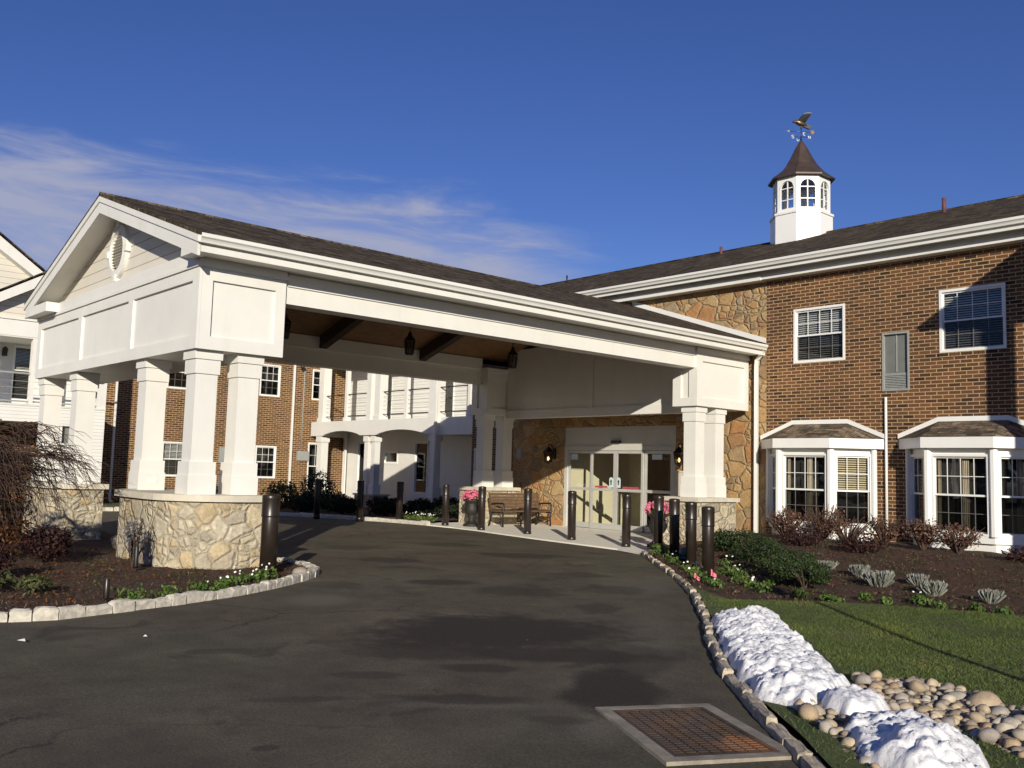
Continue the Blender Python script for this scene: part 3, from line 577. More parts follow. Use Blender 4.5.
# beds
def zbed_r(x, y):
    h = 0.055 + 0.25 * smooth01((y - 12.5) / 6.0) + 0.02 * fbm(x * 1.3, y * 1.3)
    return h
LAWN_TOP = [(-8.35, 10.85), (-7.6, 10.35), (-7.1, 10.05), (-6.75, 10.25), (-6.35, 10.6), (-5.88, 10.92), (-5.45, 11.2), (-5.02, 11.5), (-4.3, 11.85), (-3.2, 12.3), (4, 13.6)]
def inner(line, d):
    out = []
    for k, p in enumerate(line):
        a = Vector(line[max(k - 1, 0)]); c = Vector(line[min(k + 1, len(line) - 1)]); t = (c - a).normalized()
        out.append((p[0] - t.y * d, p[1] + t.x * d))
    return out
RCi = inner(RC, 0.095)
bed_r = [q for q in RCi if q[1] > 10.9] + LAWN_TOP + [(4, 19.98), (-12.95, 19.98), (-13.1, 19.3), (-12.3, 17.0)]
o = sheet('planting_bed', bed_r, 0.22, lambda x, y: zbed_r(x, y) + 0.02 * fbm(x * 6, y * 6), 'mulch'); tag(o, 'mulched bed sloping up to the brick wall', kind='structure')
def zlawn(x, y): return 0.075 + 0.02 * fbm(x * 0.6, y * 0.6) + 0.02 * smooth01((y - 9) / 3)
lawn_poly = [q for q in RCi if q[1] <= 10.9 and q[0] < 5] + [(5, -1.4)] + [(6, 14.1)] + [(x + .02, y + .07) for x, y in LAWN_TOP[::-1][:-1]] + [(-8.42, 10.95)]
o = sheet('lawn', lawn_poly, 0.25, zlawn, 'turf'); tag(o, 'mown lawn beside the drive', kind='structure')
LCi = inner(LC, 0.13)
def zbed_l(x, y): return 0.05 + 0.02 * fbm(x * 1.2 + 5, y * 1.2)
o = sheet('planting_bed', LCi, 0.16, lambda x, y: zbed_l(x, y) + 0.022 * fbm(x * 6, y * 6), 'mulch'); tag(o, 'mulched island bed around the canopy pillars', kind='structure')
FCi = inner(FC, 0.14)
far_bed = FCi[3:] + [(-21.6, 16.3), (-22.35, 16.7), (-22.35, 19.98), (-24.4, 19.98), (-24.4, 21.75), (-35.28, 21.75), (-35.28, 13.0), (-30.2, 13.0)]
o = sheet('planting_bed', far_bed, 0.5, lambda x, y: 0.08 + 0.03 * fbm(x, y), 'mulch'); tag(o, 'shaded bed below the white balcony', kind='structure')
far_lawn = FCi[:3] + [(-30.2, 12.98), (-35.28, 12.98), (-35.28, -4)]
o = sheet('lawn', far_lawn, 0.6, lambda x, y: 0.08 + 0.02 * fbm(x, y), 'turf'); tag(o, 'strip of lawn before the brick wing', kind='structure')

# kerbs of rough granite setts
def kerb(line, w, h, L, mat, label, seed, lo=-0.05):
    rg = random.Random(seed); mb = MB(); acc = [0.0]; pts = [Vector((*p, 0)) for p in line]
    for a, b in zip(pts, pts[1:]): acc.append(acc[-1] + (b - a).length)
    def atl(s):
        for k in range(len(pts) - 1):
            if s <= acc[k + 1] or k == len(pts) - 2:
                t = (s - acc[k]) / (acc[k + 1] - acc[k]); return pts[k].lerp(pts[k + 1], t)
    s = 0.0
    while s < acc[-1] - 0.1:
        l = L * rg.uniform(0.75, 1.25); e = min(s + l, acc[-1]); a, b = atl(s + 0.008), atl(e - 0.008); d = (b - a)
        if d.length > 0.05:
            d.normalize(); n = Vector((-d.y, d.x, 0)); z = h + rg.uniform(-.018, .018); off = rg.uniform(-.012, .012)
            nu, nv = 4, 3; ww = w * rg.uniform(.92, 1.08)
            # rounded, chipped block: rings from bottom to top
            rings = []
            for (ins, zz) in ((0.0, lo), (0.0, z * 0.55), (0.006, z * 0.86), (0.028, z)):
                ring = []
                LL = (b - a).length
                for k in range(12):
                    fr = k / 12 * 4; sd_ = int(fr); tt = fr - sd_
                    q = [(ins, ins), (LL - ins, ins), (LL - ins, ww - ins), (ins, ww - ins)]
                    u = q[sd_][0] + (q[(sd_ + 1) % 4][0] - q[sd_][0]) * tt; v = q[sd_][1] + (q[(sd_ + 1) % 4][1] - q[sd_][1]) * tt
                    p = a + d * u + n * (v + off)
                    j = 0.007
                    ring.append((p.x + rg.uniform(-j, j), p.y + rg.uniform(-j, j), zz + (rg.uniform(-j, j) if zz > 0 else 0)))
                rings.append(ring)
            i = len(mb.v)
            for rr in rings: mb.v += rr
            for q in range(3):
                for k in range(12): mb.f.append((i + q * 12 + k, i + q * 12 + (k + 1) % 12, i + (q + 1) * 12 + (k + 1) % 12, i + (q + 1) * 12 + k)); mb.sm.append(False)
            mb.f.append(tuple(i + 36 + k for k in range(12))); mb.sm.append(False)
        s = e
    # mortar bed between the blocks
    o = mb.build('kerb', mat); tag(o, label, 'kerb'); return o
kerb(LC[2:-3], 0.14, 0.105, 0.26, 'granite', 'pale granite block kerb round the left island bed', 1)
kerb(RC, 0.09, 0.075, 0.34, 'granite_dim', 'weathered block kerb between the drive and the right lawn', 2)
kerb(FC[1:], 0.15, 0.12, 0.9, 'granite', 'far kerb edging the shaded bed below the balcony', 3)

# ================================================================== main building
MAIN = thing('main_building', 'two storey brick building with stone entrance bay, bay windows and cupola', 'building', (-12.95, 20.0, 0))
FB = Fr((0, 20, 0), (1, 0, 0), (0, -1, 0))
W1 = (-12.19, -10.85, 4.41, 5.735); W2 = (-8.675, -7.325, 4.405, 5.76); WV = (-9.96, -9.34, 3.635, 4.945); W3 = (-4.4, -3.05, 4.41, 5.76)
mb = MB(); wall(mb, FB, -12.95, 6.0, -0.1, 6.56, [W1, W2, WV, W3]); brick_wall = mb.build('brick_wall', 'brick', MAIN)
mb = MB(); wall(mb, FB, -22.3, -12.95, -0.1, 6.56, [(-19.95, -15.75, 0.03, 2.98)], 0.2); mb.build('stone_wall', 'stone_wall', MAIN)
mb = MB(); wall(mb, FB, -24.4, -22.3, -0.1, 6.56, [(-24.25, -23.35, 1.0, 2.35)]); mb.build('brick_wall', 'brick', MAIN)
mb = MB(); FW = Fr((0, 21.8, 0), (1, 0, 0), (0, -1, 0)); FS = Fr((-24.4, 0, 0), (0, 1, 0), (-1, 0, 0))
wall(mb, FW, -35.28, -24.4, -0.1, 3.2, [(-32.3, -31.3, 1.78, 2.32), (-30.15, -29.25, 0.62, 2.7), (-34.3, -33.4, 0.62, 2.7)])
wall(mb, FS, 20.0, 21.8, -0.1, 6.56, [])
rec = mb.build('recess_wall', 'white_paint', MAIN)
mb = MB(); wall(mb, FW, -35.28, -24.4, 3.2, 6.56, [(-28.9, -27.75, 3.5, 5.55), (-33.0, -31.9, 3.5, 5.55)]); mb.build('recess_siding', 'siding_white', MAIN)
window(MAIN, FW, -32.3, -31.3, 1.78, 2.32, 1, 1, None, hung=False); window(MAIN, FW, -30.15, -29.25, 0.62, 2.7, 1, 1, None, hung=False)
window(MAIN, FW, -34.3, -33.4, 0.62, 2.7, 1, 1, None, hung=False)
window(MAIN, FW, -28.9, -27.75, 3.5, 5.55, 1, 1, None, hung=False, name='glass_door'); window(MAIN, FW, -33.0, -31.9, 3.5, 5.55, 1, 1, None, hung=False, name='glass_door')
window(MAIN, FB, -24.25, -23.35, 1.0, 2.35, 2, 2, None)
# back and ends so the building is closed
mb = MB(); mb.quad((6, 20, -.1), (6, 29.2, -.1), (6, 29.2, 6.56), (6, 20, 6.56)); mb.quad((6, 29.2, -.1), (-35.3, 29.2, -.1), (-35.3, 29.2, 6.56), (6, 29.2, 6.56)); mb.build('rear_wall', 'brick', MAIN)
def soldier(F, u0, u1, z, par):
    mb = MB(); k = int((u1 - u0) / 0.082)
    for i in range(k):
        a = u0 + i * 0.082; mb.box(a, a + 0.074, -0.02, 0.018, z - 0.10, z - 0.004, F)
    return mb.build('brick_sill', 'brick', par)
w1 = window(MAIN, FB, *W1, 4, 2, 'blind'); w1['label'] = 'upper window with white slatted blinds'
w2 = window(MAIN, FB, *W2, 4, 2, 'blind'); soldier(FB, W1[0] - .02, W1[1] + .02, W1[2], MAIN); soldier(FB, W2[0] - .02, W2[1] + .02, W2[2], MAIN)
window(MAIN, FB, *W3, 4, 2, 'curtain')
# narrow window over an air-conditioner grille
mb = MB(); bars(mb, FB, *WV, -0.06, 0.02, 0.04); nw = mb.build('narrow_window', 'meter_grey', MAIN)
mb = MB(); mb.box(WV[0] + .04, WV[1] - .04, -0.07, -0.05, 4.03, WV[3] - .04, FB); mb.build('panel', 'grey_panel', nw)
mb = MB(); mb.box((WV[0] + WV[1]) / 2 - .012, (WV[0] + WV[1]) / 2 + .012, -0.05, -0.035, 4.06, WV[3] - .045, FB); mb.box(WV[0] + .045, WV[1] - .045, -0.05, -0.03, 4.0, 4.03, FB); mb.build('mullion', 'meter_grey', nw)
mb = MB()
for k in range(9): mb.box(WV[0] + .045, WV[1] - .045, -0.06, -0.03, WV[2] + .05 + k * 0.037, WV[2] + .072 + k * 0.037, FB)
mb.box(WV[0] + .04, WV[1] - .04, -0.075, -0.062, WV[2] + .04, 4.0, FB); mb.build('grille', 'meter_grey', nw)
# eaves
X0, X1 = -36.5, 7.0
mb = MB(); mb.box(X0, X1, 0.002, 0.20, 6.645, 6.74, FB); mb.box(X0, -12.95, 0.0025, 0.30, 6.525, 6.644, FB); mb.box(-12.949, X1, 0.0025, 0.27, 6.54, 6.644, FB); mb.build('frieze', 'white_paint', MAIN)
mb = MB(); mb.box(X0, X1, 0.003, 0.50, 6.742, 6.765, FB); mb.build('soffit', 'white_paint', MAIN)
mb = MB(); mb.box(X0, X1, 0.47, 0.50, 6.72, 6.90, FB); mb.box(X0, X1, 0.5, 0.515, 6.705, 6.76, FB); mb.build('fascia', 'white_paint', MAIN)
KG = [(0.0, 0.0), (0.075, 0.0), (0.085, 0.03), (0.10, 0.055), (0.125, 0.075), (0.125, 0.13), (0.115, 0.13), (0.11, 0.085), (0.0, 0.02)]
mb = MB(); mb.sweep(KG, [(X0, 19.5, 6.80), (X1, 19.5, 6.80)]); mb.build('gutter', 'gutter_white', MAIN)
def slab(mb, A, B, C, D, t):
    n = (Vector(B) - Vector(A)).cross(Vector(D) - Vector(A)).normalized() * t
    mb.hexa([Vector(p) - n for p in (A, B, C, D)] + [Vector(p) for p in (A, B, C, D)])
mb = MB(); slab(mb, (X0, 19.42, 6.93), (X1, 19.42, 6.93), (X1, 24.6, 8.86), (X0, 24.6, 8.86), 0.05); slab(mb, (X1, 29.8, 6.93), (X0, 29.8, 6.93), (X0, 24.6, 8.86), (X1, 24.6, 8.86), 0.05)
mb.tube([(X0, 24.6, 8.85), (X1, 24.6, 8.85)], 0.05, 6)
roof = mb.build('roof', 'shingle_along_x', MAIN)
for (x, h, mat, r) in ((-10.25, 0.36, 'vent_red', 0.055), (-17.2, 0.2, 'vent_red', 0.05), (-24.05, 0.24, 'black_metal', 0.03)):
    mb = MB(); mb.tube([(x, 24.0, 8.55), (x, 24.0, 8.66 + h)], r, 10); mb.build('vent_pipe', mat, roof)
# bay windows
def bay(xl, xr, flen, right_dark=False):
    c = (xl + xr) / 2
    def poly(hw, dep, back=0.0): return [(c - hw - dep, 20.0 - back), (c - hw, 20.0 - dep), (c + hw, 20.0 - dep), (c + hw + dep, 20.0 - back)]
    hw = (xr - xl) / 2; D = 0.70
    body = poly(hw, D, 0.003)
    mb = MB(); mb.prism(poly(hw, D - 0.06, .004), 0.05, 0.46); mb.prism(poly(hw + 0.012, D + 0.015, .004), 0.462, 0.60)
    base = mb.build('bay_window', 'pvc_white', MAIN, recalc=True); base['label'] = 'projecting bay window of three white sashes'
    # posts at the four angles
    mb = MB()
    for k, (x, y) in enumerate(body):
        r = 0.085 if k in (1, 2) else 0.06
        mb.lathe([(r, 0.60), (r, 2.34)], (x, y - (0.0 if k in (1, 2) else 0.06), 0), 8, smooth=False, rot=0.39)
    mb.prism(poly(hw + 0.0, D - 0.03, .004), 2.22, 2.338); mb.build('bay_post', 'pvc_white', base)
    for (a, b, cols) in ((body[0], body[1], 3), (body[1], body[2], 4), (body[2], body[3], 3)):
        va, vb = Vector((*a, 0)), Vector((*b, 0)); L = (vb - va).length; U = (vb - va).normalized(); N = Vector((U.y, -U.x, 0))
        window(base, Fr(va, U, N), 0.075, L - 0.075, 0.60, 2.22, cols, 2, 'warm' if (cols == 3 and not right_dark) else 'curtain', proud=0.025, casing=0.05, depth=0.13, mid=0.49, name='sash_window')
    fo = poly(hw + 0.07, D + 0.17, 0.003)
    mb = MB(); mb.prism(fo, 2.34, 2.56); mb.build('bay_fascia', 'pvc_white', base, recalc=True)
    ti = [(c - hw - 0.05, 19.975, 2.93), (c + hw + 0.05, 19.975, 2.93)]
    mb = MB(); e = [(*p, 2.565) for p in fo]
    mb.quad(e[1], e[2], ti[1], ti[0]); mb.quad(e[0], e[1], ti[0]); mb.quad(e[2], e[3], ti[1])
    mb.build('bay_roof', 'shingle_bay_sunlit', base)
    mb = MB()
    for p, q in (((e[0][0], 2.57), (ti[0][0], 2.93)), ((ti[0][0], 2.93), (ti[1][0], 2.93)), ((ti[1][0], 2.93), (e[3][0], 2.57))):
        mb.extrude([(p[0], p[1]), (q[0], q[1]), (q[0], q[1] + 0.10), (p[0], p[1] + 0.10)], FB, 0.004, 0.05)
    mb.build('flashing', 'pvc_white', base)
    return base
bay(-12.15, -10.84, 0); bay(-8.66, -7.36, 0, True)
mb = MB(); mb.tube([(-9.87, 19.96, 0.1), (-9.87, 19.96, 3.5)], 0.03, 8); mb.build('conduit', 'gutter_white', MAIN)
# cupola
CX, CY = -14.75, 24.6
def octa(r, z): return [(CX + r / math.cos(math.pi / 8) * math.cos(math.pi / 8 + k * math.pi / 4), CY + r / math.cos(math.pi / 8) * math.sin(math.pi / 8 + k * math.pi / 4), z) for k in range(8)]
def octp(r): return [(p[0], p[1]) for p in octa(r, 0)]
mb = MB(); mb.prism(octp(0.84), 8.0, 9.40); mb.prism(octp(0.87), 9.402, 9.47); cup = mb.build('cupola', 'pvc_white', MAIN)
AP = 0.775; EH = AP * math.tan(math.pi / 8)
mb = MB(); gl = MB(); mu = MB(); ZB, ZT, ws, wz0, wz1 = 9.47, 10.60, 0.215, 9.58, 10.20
for k in range(8):
    an = k * math.pi / 4; N = Vector((math.cos(an), math.sin(an), 0)); U = Vector((-N.y, N.x, 0)); F = Fr((CX + N.x * AP, CY + N.y * AP, 0), U, N)
    arc = [(ws * math.cos(math.pi - i * math.pi / 10), wz1 + ws * math.sin(math.pi - i * math.pi / 10)) for i in range(11)]
    for dd in (0, -0.06):
        def Q(*q): mb.quad(*[F.pt(u, dd, z) for u, z in q])
        Q((-EH, ZB), (-ws, ZB), (-ws, ZT), (-EH, ZT)); Q((ws, ZB), (EH, ZB), (EH, ZT), (ws, ZT)); Q((-ws, ZB), (ws, ZB), (ws, wz0), (-ws, wz0))
        for p, q in zip(arc, arc[1:]): Q(p, q, (q[0], ZT), (p[0], ZT))
    loop = [(-ws, wz0)] + arc + [(ws, wz0)]
    for p, q in zip(loop, loop[1:] + loop[:1]): mb.quad(F.pt(p[0], 0, p[1]), F.pt(q[0], 0, q[1]), F.pt(q[0], -.06, q[1]), F.pt(p[0], -.06, p[1]))
    for p, q in zip(arc, arc[1:]):                              # proud surround
        mu.quad(F.pt(p[0], .012, p[1]), F.pt(q[0], .012, q[1]), F.pt(q[0] * 1.15, .012, wz1 + (q[1] - wz1) * 1.15), F.pt(p[0] * 1.15, .012, wz1 + (p[1] - wz1) * 1.15))
    mu.box(-0.014, 0.014, -0.05, -0.02, wz0, wz1 + ws - .005, F)
    for z in (wz0 + 0.27, wz1): mu.box(-ws + .003, ws - .003, -0.048, -0.022, z - .013, z + .013, F)
    gl.quad(*[F.pt(u, -0.035, z) for u, z in loop])
mb.build('drum', 'pvc_white', cup); mu.build('muntins', 'pvc_white', cup); gl.build('pane', 'glass', cup)
mb = MB(); prof = [(0.91, 10.54), (0.915, 10.58), (0.80, 10.66), (0.62, 10.82), (0.45, 11.04), (0.30, 11.32), (0.165, 11.62), (0.03, 11.86)]
for (r0, z0), (r1, z1) in zip(prof, prof[1:]):
    a, b = octa(r0, z0), octa(r1, z1)
    for k in range(8): mb.quad(a[k], a[(k + 1) % 8], b[(k + 1) % 8], b[k])
mb.quad(*octa(0.91, 10.54)[::-1]); mb.build('cupola_roof', 'copper_dark', cup)
# entrance doors
FD = Fr((0, 20.06, 0), (1, 0, 0), (0, -1, 0))
mb = MB(); mb.box(-19.95, -15.75, -0.02, 0.05, 2.42, 2.978, FD)
mb.box(-19.95, -19.83, -0.06, 0.07, 0.03, 2.42, FD); mb.box(-15.87, -15.75, -0.06, 0.07, 0.03, 2.42, FD); mb.box(-19.83, -15.87, -0.06, 0.075, 2.30, 2.419, FD)
door = mb.build('entrance_door', 'header_panel', MAIN); door['label'] = 'four-panel sliding glass entrance doors under a grey header'
xs = [-19.83, -18.86, -17.89, -16.86, -15.87]; lf = MB(); pn = MB()
for k in range(4):
    a, b = xs[k], xs[k + 1]; dd = 0.0 if k in (0, 3) else 0.055; st = 0.075
    lf.box(a, a + st, dd - .02, dd + .025, 0.04, 2.29, FD); lf.box(b - st, b, dd - .02, dd + .025, 0.04, 2.29, FD)
    lf.box(a + st, b - st, dd - .02, dd + .025, 0.04, 0.20, FD); lf.box(a + st, b - st, dd - .02, dd + .025, 2.21, 2.29, FD); lf.box(a + st, b - st, dd - .02, dd + .03, 1.13, 1.21, FD)
    pn.quad(*[FD.pt(u, dd, z) for u, z in ((a + st, .2), (b - st, .2), (b - st, 2.21), (a + st, 2.21))])
lf.build('door_leaf', 'aluminium', door); pn.build('pane', 'glass', door)
mb = MB(); mb.box(-18.05, -17.72, 0.052, 0.12, 2.50, 2.58, FD); mb.build('sensor', 'black_metal', door)
for x0 in (-18.10, -17.82):
    mb = MB(); w = 0.14; mb.extrude([(x0, 1.24), (x0 + w, 1.24), (x0 + w, 1.46)] + [(x0 + w / 2 + w / 2 * math.cos(i * math.pi / 8), 1.46 + w / 2 * math.sin(i * math.pi / 8)) for i in range(1, 8)] + [(x0, 1.46)], FD, 0.082, 0.092); mb.build('door_plate', 'white_label', door)
    mb = MB(); mb.extrude([(x0 + .05, 1.31), (x0 + .09, 1.31), (x0 + .09, 1.40), (x0 + .115, 1.40), (x0 + .07, 1.47), (x0 + .025, 1.40), (x0 + .05, 1.40)], FD, 0.0925, 0.0955); mb.build('plate_mark', 'black_metal', door)
for (a, b) in ((-18.68, -18.2), (-17.62, -17.02)):
    mb = MB(); mb.box(a, b, 0.062, 0.068, 1.22, 1.275, FD); mb.build('red_strip', 'red_label', door)
mb = MB(); mb.box(-19.72, -19.45, 0.005, 0.012, 2.02, 2.19, FD); mb.box(-16.6, -16.25, 0.005, 0.012, 2.05, 2.19, FD); mb.build('door_notice', 'white_label', door)
# vestibule behind the doors
V = MB(); V.quad((-19.98, 20.25, 0.02), (-19.98, 23.0, 0.02), (-19.98, 23.0, 2.6), (-19.98, 20.25, 2.6)); V.quad((-19.98, 23.0, 0.02), (-19.35, 23.0, 0.02), (-19.35, 23.0, 2.6), (-19.98, 23.0, 2.6))
vest = V.build('vestibule', 'interior_yellow', MAIN)
V = MB(); V.quad((-20.0, 20.2, 0.025), (-15.6, 20.2, 0.025), (-15.6, 25.5, 0.025), (-20.0, 25.5, 0.025)); V.build('vestibule_floor', 'interior_floor', vest)
V = MB(); V.quad((-20.0, 20.2, 2.6), (-15.6, 20.2, 2.6), (-15.6, 25.5, 2.6), (-20.0, 25.5, 2.6)); V.quad((-15.6, 20.25, 0), (-15.6, 25.5, 0), (-15.6, 25.5, 2.6), (-15.6, 20.25, 2.6)); V.quad((-15.6, 25.5, 0), (-20.5, 25.5, 0), (-20.5, 25.5, 2.6), (-15.6, 25.5, 2.6)); V.quad((-19.35, 23.01, 0), (-20.5, 25.5, 0), (-20.5, 25.5, 2.6), (-19.35, 23.01, 2.6))
V.build('inner_wall', 'interior_dark', vest)
V = MB()
F2 = Fr((0, 23.0, 0), (1, 0, 0), (0, -1, 0))
for x in (-19.3, -18.3): V.box(x - .04, x + .04, 0.0, 0.06, 0.03, 2.5, F2)
V.box(-19.3, -18.3, 0.0, 0.05, 2.1, 2.18, F2); V.build('inner_door_frame', 'dark_wood', vest)
F3 = Fr((0, 25.4, 0), (1, 0, 0), (0, -1, 0)); V = MB(); bars(V, F3, -19.6 + 1.7, -18.7 + 1.7, 1.1, 2.2, 0.0, 0.04, 0.06)
for k in range(1, 3): V.box(-17.9 + .3 * k - .015, -17.9 + .3 * k + .015, 0.005, 0.03, 1.16, 2.14, F3)
for k in range(1, 4): V.box(-17.84, -17.06, 0.006, 0.029, 1.1 + .275 * k - .015, 1.1 + .275 * k + .015, F3)
V.build('inner_window', 'pvc_white', vest)

# ================================================================== brick wing on the far side of the court
WING = thing('brick_wing', 'brick wing behind the canopy pillars with white windows and downspouts', 'building', (-35.3, 16.0, 0))
FWg = Fr((-35.3, 0, 0), (0, 1, 0), (1, 0, 0))
holes = [(13.75, 14.68, 4.42, 5.74), (17.58, 18.5, 4.42, 5.74), (13.72, 14.65, 1.05, 2.38), (17.55, 18.48, 1.05, 2.38), (20.0, 20.75, 4.42, 5.74), (19.95, 20.7, 0.6, 2.6)]
mb = MB(); wall(mb, FWg, 10.9, 21.8, -0.1, 6.5, holes); mb.build('wall', 'brick', WING)
mb = MB(); wall(mb, FWg, -6.0, 10.9, 2.9, 6.5, [(8.35, 9.05, 3.57, 5.48), (6.2, 7.1, 3.57, 5.48)]); mb.build('upper_wall', 'white_paint', WING)
mb = MB(); wall(mb, FWg, -6.0, 10.9, -0.1, 2.9, []); mb.build('lower_wall', 'brick', WING)
for h in holes: window(WING, FWg, *h, 2 if h[1] - h[0] < .8 else 3, 2, 'blind' if h[2] < 2 and h[0] < 15 else None)
for h in ((8.35, 9.05, 3.57, 5.48), (6.2, 7.1, 3.57, 5.48)): window(WING, FWg, *h, 1, 1, 'blind' if h[0] > 8 else None, mid=0.55)
mb = MB(); mb.box(10.9, 21.75, 0.002, 0.06, 5.85, 6.5, FWg); mb.build('frieze', 'white_paint', WING)
mb = MB(); mb.box(10.9, 21.75, 0.003, 0.5, 6.502, 6.53, FWg); mb.box(10.9, 21.75, 0.47, 0.5, 6.531, 6.75, FWg); mb.build('eaves', 'white_paint', WING)
mb = MB(); slab(mb, (-34.75, 10.9, 6.75), (-34.75, 21.9, 6.75), (-40.0, 21.9, 8.7), (-40.0, 10.9, 8.7), 0.05); slab(mb, (-45.2, 21.9, 6.75), (-45.2, 10.9, 6.75), (-40.0, 10.9, 8.7), (-40.0, 21.9, 8.7), 0.05); mb.build('roof', 'shingle_along_y', WING)
for y in (11.88, 19.10): downspout(WING, -35.22, y, 0.05, 6.4, foot=(0.15, 0))
downspout(WING, -35.22, 21.68, 0.05, 6.4, foot=(0.1, -0.1))
mb = MB(); mb.box(19.42, 19.98, 0.003, 0.09, 1.82, 2.22, FWg); mb.build('meter_box', 'meter_grey', WING)
mb = MB(); mb.box(15.98, 16.32, 0.003, 0.12, 1.62, 2.25, FWg); mb.build('meter_box', 'meter_grey', WING)
mb = MB(); mb.tube([(-35.26, 19.60, 2.22), (-35.26, 19.60, 5.8)], 0.025, 6); mb.build('conduit', 'meter_grey', WING)
mb = MB(); mb.lathe([(0.03, 0), (0.09, 0.05), (0.10, 0.14), (0.05, 0.18)], (-35.1, 19.4, 5.66), 10); mb.build('floodlight', 'bronze', WING)
# its big end gable
mb = MB(); mb.extrude([(-2.2, 6.5), (11.2, 6.5), (4.5, 11.05)], FWg, -0.02, 0.02); mb.build('gable_wall', 'siding_beige', WING)
mb = MB()
mb.extrude([(11.75, 6.1), (11.35, 6.1), (4.5, 10.75), (4.5, 11.30)], FWg, 0.03, 0.42); mb.extrude([(-2.75, 6.1), (-2.35, 6.1), (4.5, 10.75), (4.5, 11.30)], FWg, 0.03, 0.42); mb.build('rake_board', 'white_paint', WING)
mb = MB(); slab(mb, (-34.82, -2.85, 6.1), (-34.82, 4.5, 11.36), (-46, 4.5, 11.36), (-46, -2.85, 6.1), -0.04); slab(mb, (-34.82, 4.5, 11.36), (-34.82, 11.85, 6.1), (-46, 11.85, 6.1), (-46, 4.5, 11.36), -0.04); mb.build('gable_roof', 'shingle_along_x', WING)
mb = MB(); mb.box(7.2, 7.32, 0.03, 0.08, 8.0, 8.1, FWg); mb.build('eave_light', 'bronze', WING)

# small two-storey porch in front of that gable
PORCH = thing('porch', 'white two storey porch with siding pediment at the left edge', 'porch', (-33.3, 8.8, 0))
FP = Fr((-33.3, 0, 0), (0, 1, 0), (1, 0, 0))
mb = MB(); mb.box(6.6, 10.9, -2.0, 0.0, 2.78, 3.30, FP); mb.box(6.6, 10.9, -0.06, 0.03, 3.302, 3.36, FP); mb.build('deck', 'siding_white', PORCH)
mb = MB(); mb.box(6.6, 10.9, -0.35, 0.0, 5.56, 6.09, FP); mb.box(6.55, 10.95, -0.4, 0.05, 6.09, 6.16, FP); mb.box(10.6, 10.9, -2.0, -0.35, 5.56, 6.09, FP); mb.build('frieze', 'white_paint', PORCH)
mb = MB(); mb.extrude([(6.4, 6.16), (11.2, 6.16), (8.8, 7.60)], FP, -0.3, -0.10); mb.build('pediment', 'siding_beige', PORCH)
mb = MB(); mb.extrude([(5.95, 6.05), (6.4, 6.02), (8.8, 7.45), (8.8, 7.80)], FP, -0.08, 0.32); mb.extrude([(11.65, 6.05), (11.2, 6.02), (8.8, 7.45), (8.8, 7.80)], FP, -0.08, 0.32); mb.build('rake_board', 'white_paint', PORCH)
mb = MB(); slab(mb, (-32.94, 5.85, 6.05), (-32.94, 8.8, 7.86), (-35.25, 8.8, 7.86), (-35.25, 5.85, 6.05), -0.04); slab(mb, (-32.94, 8.8, 7.86), (-32.94, 11.75, 6.05), (-35.25, 11.75, 6.05), (-35.25, 8.8, 7.86), -0.04); mb.build('roof', 'shingle_along_x', PORCH)
mb = MB(); mb.box(6.6, 10.9, -2.0, -0.02, 5.52, 5.558, FP); mb.build('ceiling', 'white_paint', PORCH)
mb = MB(); wall(mb, FP, 9.0, 10.9, 0.0, 2.778, [(9.55, 9.82, 2.12, 2.70)], 0.15); mb.box(10.6, 10.9, -2.0, -0.001, 0.0, 2.778, FP); mb.box(6.6, 7.0, -0.3, 0, 0, 2.778, FP); mb.build('lower_wall', 'siding_white', PORCH)
mb = MB(); mb.box(9.5, 9.9, -0.3, -0.16, 2.05, 2.75, FP); mb.build('slot_window', 'grey_panel', PORCH)
for (a, b) in ((6.6, 6.85), (8.46, 8.58), (10.62, 10.9)):
    mb = MB(); mb.box(a, b, -0.26, -0.01, 3.36, 5.519, FP); mb.build('post', 'white_paint', PORCH)
mb = MB(); mb.box(6.85, 10.62, -0.15, -0.10, 4.34, 4.40, FP); mb.box(6.85, 10.62, -0.15, -0.10, 3.42, 3.47, FP)
for k in range(3): mb.box(6.85, 10.62, -0.13, -0.118, 3.66 + k * .22, 3.672 + k * .22, FP)
mb.build('railing', 'meter_grey', PORCH)
o = MB(); o.box(8.0, 8.14, 0.01, 0.16, 5.06, 5.32, FWg); o.lathe([(0.02, .30), (0.10, .22), (0.09, .18), (0.075, 0.0), (0.02, -.02)], (-35.18, 8.07, 5.08), 6, smooth=False); tag(o.build('wall_lantern', 'black_metal', org=(-35.3, 8.07, 5.0)), 'small black wall lantern under the ceiling of the white porch', 'lantern')

# white balcony in the inner corner
BAL = thing('balcony', 'white balcony with arched fascia in the shaded inner corner', 'balcony', (-31, 20, 0))
FL = Fr((0, 20.0, 0), (1, 0, 0), (0, -1, 0))
def arch(a, b, zb, rise, n=14): return [(a + (b - a) * i / n, zb + rise * math.sin(math.pi * i / n) ** 0.7) for i in range(n + 1)]
lower = [(-35.2, 2.87), (-34.3, 2.87)] + arch(-34.25, -31.4, 2.87, 0.19) + [(-30.3, 2.87)] + arch(-30.25, -27.1, 2.87, 0.19) + [(-26.4, 2.87)]
mb = MB()
for p, q in zip(lower, lower[1:]):
    if q[0] - p[0] < 1e-6: continue
    mb.extrude([p, q, (q[0], 3.46), (p[0], 3.46)], FL, -0.12, 0.0)
mb.box(-35.2, -26.4, -1.78, -0.121, 3.2, 3.455, FL); mb.box(-26.4, -24.42, -1.78, -0.12, 2.84, 3.46, FL); mb.box(-35.2, -35.08, -1.78, -.12, 2.87, 3.19, FL); mb.build('deck', 'white_paint', BAL)
